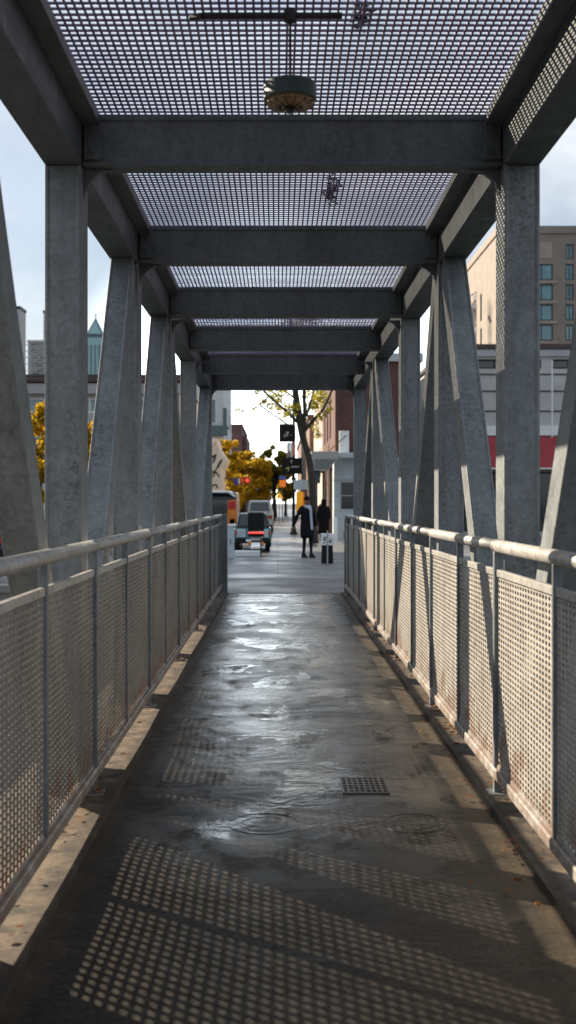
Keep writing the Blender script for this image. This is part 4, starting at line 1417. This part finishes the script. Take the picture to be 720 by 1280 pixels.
MB().prism([(.15, .50), (.2, .72), (.95, .74), (1.0, .38), (1.35, .36), (1.42, .95), (1.5, .95), (1.5, .30), (.9, .27), (.55, .32)], 'X', -.16, .16).build('body', M['white'], sc_, bevel=.05, seg=3)
MB().prism([(.5, .745), (1.0, .745), (.98, .80), (.5, .84)], 'X', -.14, .14).build('seat', M['black'], sc_, bevel=.03)
m = MB().tube([(-.34, 1.36, 1.02), (0, 1.44, .98), (.34, 1.36, 1.02)], .018, 8)
m.build('handlebar', M['iron'], sc_)
for s_ in (-1, 1):
    MB().box(s_ * .20 - .05, s_ * .20 + .05, -.02, .12, .40, .52).build('turn_signal', M['orange'], sc_, bevel=.015)

# ------------------------------------------------------------------ people
def skin_body(name, mat, parent, joints, bones, sub=1):
    me = bpy.data.meshes.new(name)
    names = list(joints)
    me.from_pydata([joints[n][0] for n in names], [(names.index(a), names.index(b)) for a, b in bones], [])
    o = bpy.data.objects.new(name, me); COL.objects.link(o)
    me.materials.append(mat)
    md_ = o.modifiers.new('skin', 'SKIN'); md_.use_smooth_shade = True
    for i, n in enumerate(names):
        r = joints[n][1]
        r = r if isinstance(r, tuple) else (r, r)
        me.skin_vertices[0].data[i].radius = r
        me.skin_vertices[0].data[i].use_root = (i == 0)
    ss = o.modifiers.new('sub', 'SUBSURF'); ss.levels = sub; ss.render_levels = sub
    o.parent = parent
    return o


def loft(rings, n=24):
    """rings: (cx, cy, z, rx, ry)"""
    m = MB()
    vs, fs = [], []
    for (cx, cy, z, rx, ry) in rings:
        for k in range(n):
            t = 2 * math.pi * k / n
            f = 1 + .025 * math.sin(5 * t + z * 7)
            vs.append((cx + rx * math.cos(t) * f, cy + ry * math.sin(t) * f, z))
    for i in range(len(rings) - 1):
        for k in range(n):
            fs.append((i * n + k, i * n + (k + 1) % n, (i + 1) * n + (k + 1) % n, (i + 1) * n + k))
    fs.append(tuple(range(n - 1, -1, -1))); fs.append(tuple((len(rings) - 1) * n + k for k in range(n)))
    return m.add(vs, fs)


def person(label, loc, H, yaw, arm_l, arm_r, step, coat_rings, cloth, coatmat, hooded=False):
    """faces -Y locally; arm_* = (elbow, wrist, tip) offsets from the shoulder; step = fore/aft feet offsets"""
    root = thing('person', label, 'person', loc, yaw)
    k = H / 1.75
    J, B = {}, []
    def j(n, p, r): J[n] = (tuple(Vector(p) * k), tuple(x * k for x in r) if isinstance(r, tuple) else r * k)
    j('pelvis', (0, 0, .95), (.15, .11)); j('waist', (0, .0, 1.10), (.135, .10)); j('chest', (0, 0, 1.30), (.165, .115)); j('neckb', (0, .01, 1.44), (.09, .075))
    j('neck', (0, 0, 1.50), .055); j('jaw', (0, -.015, 1.57), (.062, .07)); j('skull', (0, .0, 1.655), (.078, .092)); j('crown', (0, .005, 1.72), (.05, .06))
    B += [('pelvis', 'waist'), ('waist', 'chest'), ('chest', 'neckb'), ('neckb', 'neck'), ('neck', 'jaw'), ('jaw', 'skull'), ('skull', 'crown')]
    for s_, nm, arm in ((-1, 'R', arm_r), (1, 'L', arm_l)):
        sh_ = Vector((s_ * .175, .01, 1.41))
        j('sh' + nm, sh_, .062); j('el' + nm, sh_ + Vector(arm[0]), .045); j('wr' + nm, sh_ + Vector(arm[1]), .032); 
        j('pa' + nm, sh_ + Vector(arm[2]), (.036, .02))
        B += [('chest', 'sh' + nm), ('sh' + nm, 'el' + nm), ('el' + nm, 'wr' + nm), ('wr' + nm, 'pa' + nm)]
        st = step[0 if s_ < 0 else 1]
        j('hip' + nm, (s_ * .09, 0, .88), .088); j('kn' + nm, (s_ * .095, st * .5 - .02, .49), .06); j('an' + nm, (s_ * .10, st, .09), .042); j('toe' + nm, (s_ * .11, st - .15, .035), (.042, .03))
        B += [('pelvis', 'hip' + nm), ('hip' + nm, 'kn' + nm), ('kn' + nm, 'an' + nm), ('an' + nm, 'toe' + nm)]
    body = skin_body('body', cloth, root, J, B, 1)
    # head skin, face and hands
    hd = MB()
    rings = []
    for (z, rx, ry, cy) in [(1.515, .045, .05, .0), (1.545, .055, .066, -.012), (1.58, .068, .082, -.012), (1.63, .078, .095, -.006), (1.68, .079, .098, 0), (1.72, .068, .085, .004), (1.748, .04, .05, .006)]:
        rings.append((0, cy * k, z * k, rx * k, ry * k))
    face = loft(rings, 18)
    face.add([Vector(v) * k for v in ((-.014, -.10, 1.615), (.014, -.10, 1.615), (0, -.125, 1.618), (0, -.102, 1.66))], [(0, 1, 2), (0, 2, 3), (1, 3, 2)])
    for s_ in (-1, 1):
        face.lathe((s_ * .079 * k, .005 * k, 1.635 * k), [(.012 * k, -.008 * k), (.024 * k, 0), (.012 * k, .008 * k)], 8, 'X')
    hf = face.build('head', M['skin'], root, smooth=True)
    m = MB()
    for s_ in (-1, 1): m.lathe((s_ * .03 * k, -.101 * k, 1.648 * k), [(.010 * k, 0), (.006 * k, .006 * k)], 8, 'Y')
    m.box(-.024 * k, .024 * k, -.098 * k, -.088 * k, 1.578 * k, 1.584 * k)
    m.build('face_features', M['hair'], hf)
    for nm, arm, s_ in (('R', arm_r, -1), ('L', arm_l, 1)):
        pa = Vector(J['pa' + nm][0]); wr = Vector(J['wr' + nm][0])
        d = (pa - wr).normalized(); sd_ = d.cross(Vector((s_ * .3, -.9, .2))).normalized()
        hm = MB()
        hm.tube([wr, wr + d * .03, pa + d * .02], [.026 * k, .036 * k, .036 * k], 10)
        for f, ln in zip((-1.5, -.5, .5, 1.5), (.062, .078, .072, .055)):
            b0 = pa + sd_ * f * .018 + d * .015
            hm.tube([b0, b0 + d * ln * .55 + Vector((0, -.012, 0)), b0 + d * ln + Vector((0, -.035, 0))], [.0105, .0095, .007], 7)
        tb_ = wr + d * .03 - sd_ * .03
        hm.tube([tb_, tb_ + d * .035 - sd_ * .03, tb_ + d * .07 - sd_ * .035], [.013, .011, .008], 7)
        hm.build('hand', M['skin'], root, smooth=True)
    for s_, nm in ((-1, 'R'), (1, 'L')):
        a = Vector(J['an' + nm][0]); 
        m = MB().prism([(a.y + .07, 0), (a.y - .20, 0), (a.y - .215, .03), (a.y - .10, .075), (a.y - .03, .13), (a.y + .06, .13)], 'X', a.x - .045, a.x + .045)
        m.build('shoe', M['black'], root, bevel=.014)
    ct = loft([(a * k, b * k, c_ * k, d_ * k, e * k) for a, b, c_, d_, e in coat_rings]).build('coat', coatmat, root, smooth=True)
    for nm, s_ in (('R', -1), ('L', 1)):
        a, b, c_ = (Vector(J[x + nm][0]) for x in ('sh', 'el', 'wr'))
        MB().tube([a + Vector((-s_ * .05, 0, .02)), a, (a + b) / 2, b, (b + c_) / 2, c_], [.085 * k, .082 * k, .072 * k, .064 * k, .056 * k, .05 * k], 12).build('sleeve', coatmat, ct, smooth=True)
    return root, k


COAT = [(0, .01, .56, .20, .17), (0, .005, .68, .205, .175), (0, 0, .80, .208, .17), (0, 0, .90, .21, .165), (0, 0, 1.06, .19, .145), (0, 0, 1.2, .20, .14), (0, 0, 1.34, .215, .14), (0, .005, 1.42, .19, .12), (0, .01, 1.475, .10, .085), (0, .01, 1.50, .075, .07)]
pd = 32.5
pl = (at(384, 0, pd).x, pd, 0)
p1, k = person('person in dark coat and white scarf on the sidewalk, one arm held out', pl, 1.76, R(28),
    ((.05, -.02, -.27), (.07, -.10, -.50), (.075, -.13, -.57)), ((-.16, .03, -.25), (-.27, .03, -.50), (-.30, .02, -.58)), (.03, -.06), COAT, M['dark_cloth'], M['dark_cloth'])
m = loft([(0, -.005, 1.42 * k, .135 * k, .125 * k), (0, -.005, 1.47 * k, .12 * k, .115 * k), (0, -.005, 1.515 * k, .085 * k, .09 * k)], 20)
sc2 = m.build('scarf', M['scarf'], p1, smooth=True)
m = MB().sweep(rect(.075, .02), (.02, -.155 * k, 1.46 * k), (.055, -.185 * k, .80 * k)); m.build('scarf_end', M['scarf'], sc2, bevel=.008)
m = MB().sweep(rect(.085, .025), (-.10, -.12 * k, 1.49 * k), (.06, -.165 * k, 1.36 * k)); m.build('scarf_end', M['scarf'], sc2, bevel=.008)
m = loft([(0, .012 * k, 1.655 * k, .090 * k, .108 * k), (0, .012 * k, 1.70 * k, .092 * k, .11 * k), (0, .012 * k, 1.745 * k, .075 * k, .09 * k), (0, .012 * k, 1.772 * k, .03 * k, .035 * k)], 20)
m.prism([(-.085 * k, -.07 * k), (-.06 * k, -.15 * k), (0, -.172 * k), (.06 * k, -.15 * k), (.085 * k, -.07 * k)], 'Z', 1.658 * k, 1.67 * k)
m.build('cap', M['black_cloth'], p1, smooth=False)

LONG = [(0, 0, .30, .27, .21), (0, 0, .5, .265, .205), (0, 0, .8, .255, .195), (0, 0, 1.06, .235, .165), (0, 0, 1.2, .23, .155), (0, 0, 1.34, .23, .15), (0, .005, 1.42, .20, .13), (0, .01, 1.475, .11, .09), (0, .01, 1.50, .08, .075)]
qd = 47.5
p2, k2 = person('person in a long black coat with hood up standing by the shop doorways', (at(403, 0, qd).x, qd - .9, 0), 1.74, R(196),
    ((.09, .0, -.27), (.10, -.04, -.50), (.10, -.05, -.58)), ((-.09, 0, -.27), (-.10, -.04, -.50), (-.10, -.05, -.58)), (.02, -.03), LONG, M['black_cloth'], M['black_cloth'])
m = loft([(0, .02 * k2, 1.47 * k2, .11 * k2, .11 * k2), (0, .02 * k2, 1.56 * k2, .105 * k2, .115 * k2), (0, .03 * k2, 1.66 * k2, .105 * k2, .115 * k2), (0, .03 * k2, 1.73 * k2, .085 * k2, .095 * k2), (0, .03 * k2, 1.765 * k2, .035 * k2, .04 * k2)], 20)
m.build('hood', M['black_cloth'], p2, smooth=True)

# ------------------------------------------------------------------ world, sun, camera
EL = R(27.0)
hx, hy = -.80, .60
sun_dir = Vector((hx * math.cos(EL), hy * math.cos(EL), math.sin(EL)))
wd = bpy.data.worlds.new('World'); scene.world = wd; wd.use_nodes = True
nt = wd.node_tree
bg = nt.nodes['Background']
sky = nt.nodes.new('ShaderNodeTexSky'); sky.sky_type = 'NISHITA'; sky.sun_disc = False
sky.sun_elevation = EL; sky.sun_rotation = math.atan2(hx, hy)
sky.air_density = 1.0; sky.dust_density = 1.6; sky.ozone_density = 1.0
tc = nt.nodes.new('ShaderNodeTexCoord')
mp = nt.nodes.new('ShaderNodeMapping'); mp.inputs['Scale'].default_value = (1, 1, 2.6); mp.inputs['Location'].default_value = (.3, .1, .4)
nt.links.new(tc.outputs['Generated'], mp.inputs['Vector'])
cn_ = noise(nt, mp.outputs['Vector'], 2.6, 8, .58, .3)
cf = ramp(nt, cn_, [(.34, .30), (.48, .75), (.62, 1.0)])
sep = nt.nodes.new('ShaderNodeSeparateXYZ'); nt.links.new(tc.outputs['Generated'], sep.inputs[0])
cloud = ramp(nt, noise(nt, mp.outputs['Vector'], 3.6, 7, .6, .5), [(.36, (4.2, 4.9, 5.7)), (.62, (7.0, 7.4, 7.9))])
c = mix(nt, cf, sky.outputs['Color'], cloud)
# bright thin cloud bank low over the street, where the photo's sky burns out
nrm = nt.nodes.new('ShaderNodeVectorMath'); nrm.operation = 'NORMALIZE'
nt.links.new(tc.outputs['Generated'], nrm.inputs[0])
dot = nt.nodes.new('ShaderNodeVectorMath'); dot.operation = 'DOT_PRODUCT'
nt.links.new(nrm.outputs['Vector'], dot.inputs[0]); dot.inputs[1].default_value = Vector((0, .995, .07)).normalized()
bank = nt.nodes.new('ShaderNodeMapRange'); bank.interpolation_type = 'SMOOTHSTEP'
bank.inputs['From Min'].default_value = .979; bank.inputs['From Max'].default_value = .998
bank.inputs['To Min'].default_value = 1.0; bank.inputs['To Max'].default_value = 5.0
nt.links.new(dot.outputs['Value'], bank.inputs['Value'])
vm = nt.nodes.new('ShaderNodeVectorMath'); vm.operation = 'SCALE'
nt.links.new(c, vm.inputs[0]); nt.links.new(bank.outputs[0], vm.inputs['Scale'])
c = vm.outputs['Vector']
nt.links.new(c, bg.inputs['Color'])
bg.inputs['Strength'].default_value = .056

sl = bpy.data.lights.new('sun', 'SUN'); sl.energy = 5.0; sl.angle = R(.42); sl.color = (1.0, .84, .64)
so = bpy.data.objects.new('sun', sl); COL.objects.link(so)
so.rotation_euler = (-sun_dir).to_track_quat('-Z', 'Y').to_euler()
so.location = (-20, 30, 40)

cam = bpy.data.cameras.new('camera'); co = bpy.data.objects.new('camera', cam); COL.objects.link(co)
co.location = (0, 0, EYE); co.rotation_euler = (R(90), 0, 0)
cam.sensor_fit = 'VERTICAL'; cam.sensor_height = 36; cam.sensor_width = 36
cam.lens = F / 1280 * 36
cam.shift_x = (360 - VX) / 1280
cam.shift_y = -(640 - VY) / 1280
cam.clip_start = .05; cam.clip_end = 4000
cam.dof.use_dof = True; cam.dof.focus_distance = 9.0; cam.dof.aperture_fstop = 2.8
scene.camera = co

vs_ = scene.view_settings
vs_.view_transform = 'Standard'; vs_.look = 'None'; vs_.exposure = 1.25; vs_.gamma = 1.0
scene.cycles.use_denoising = True
scene.cycles.max_bounces = 8
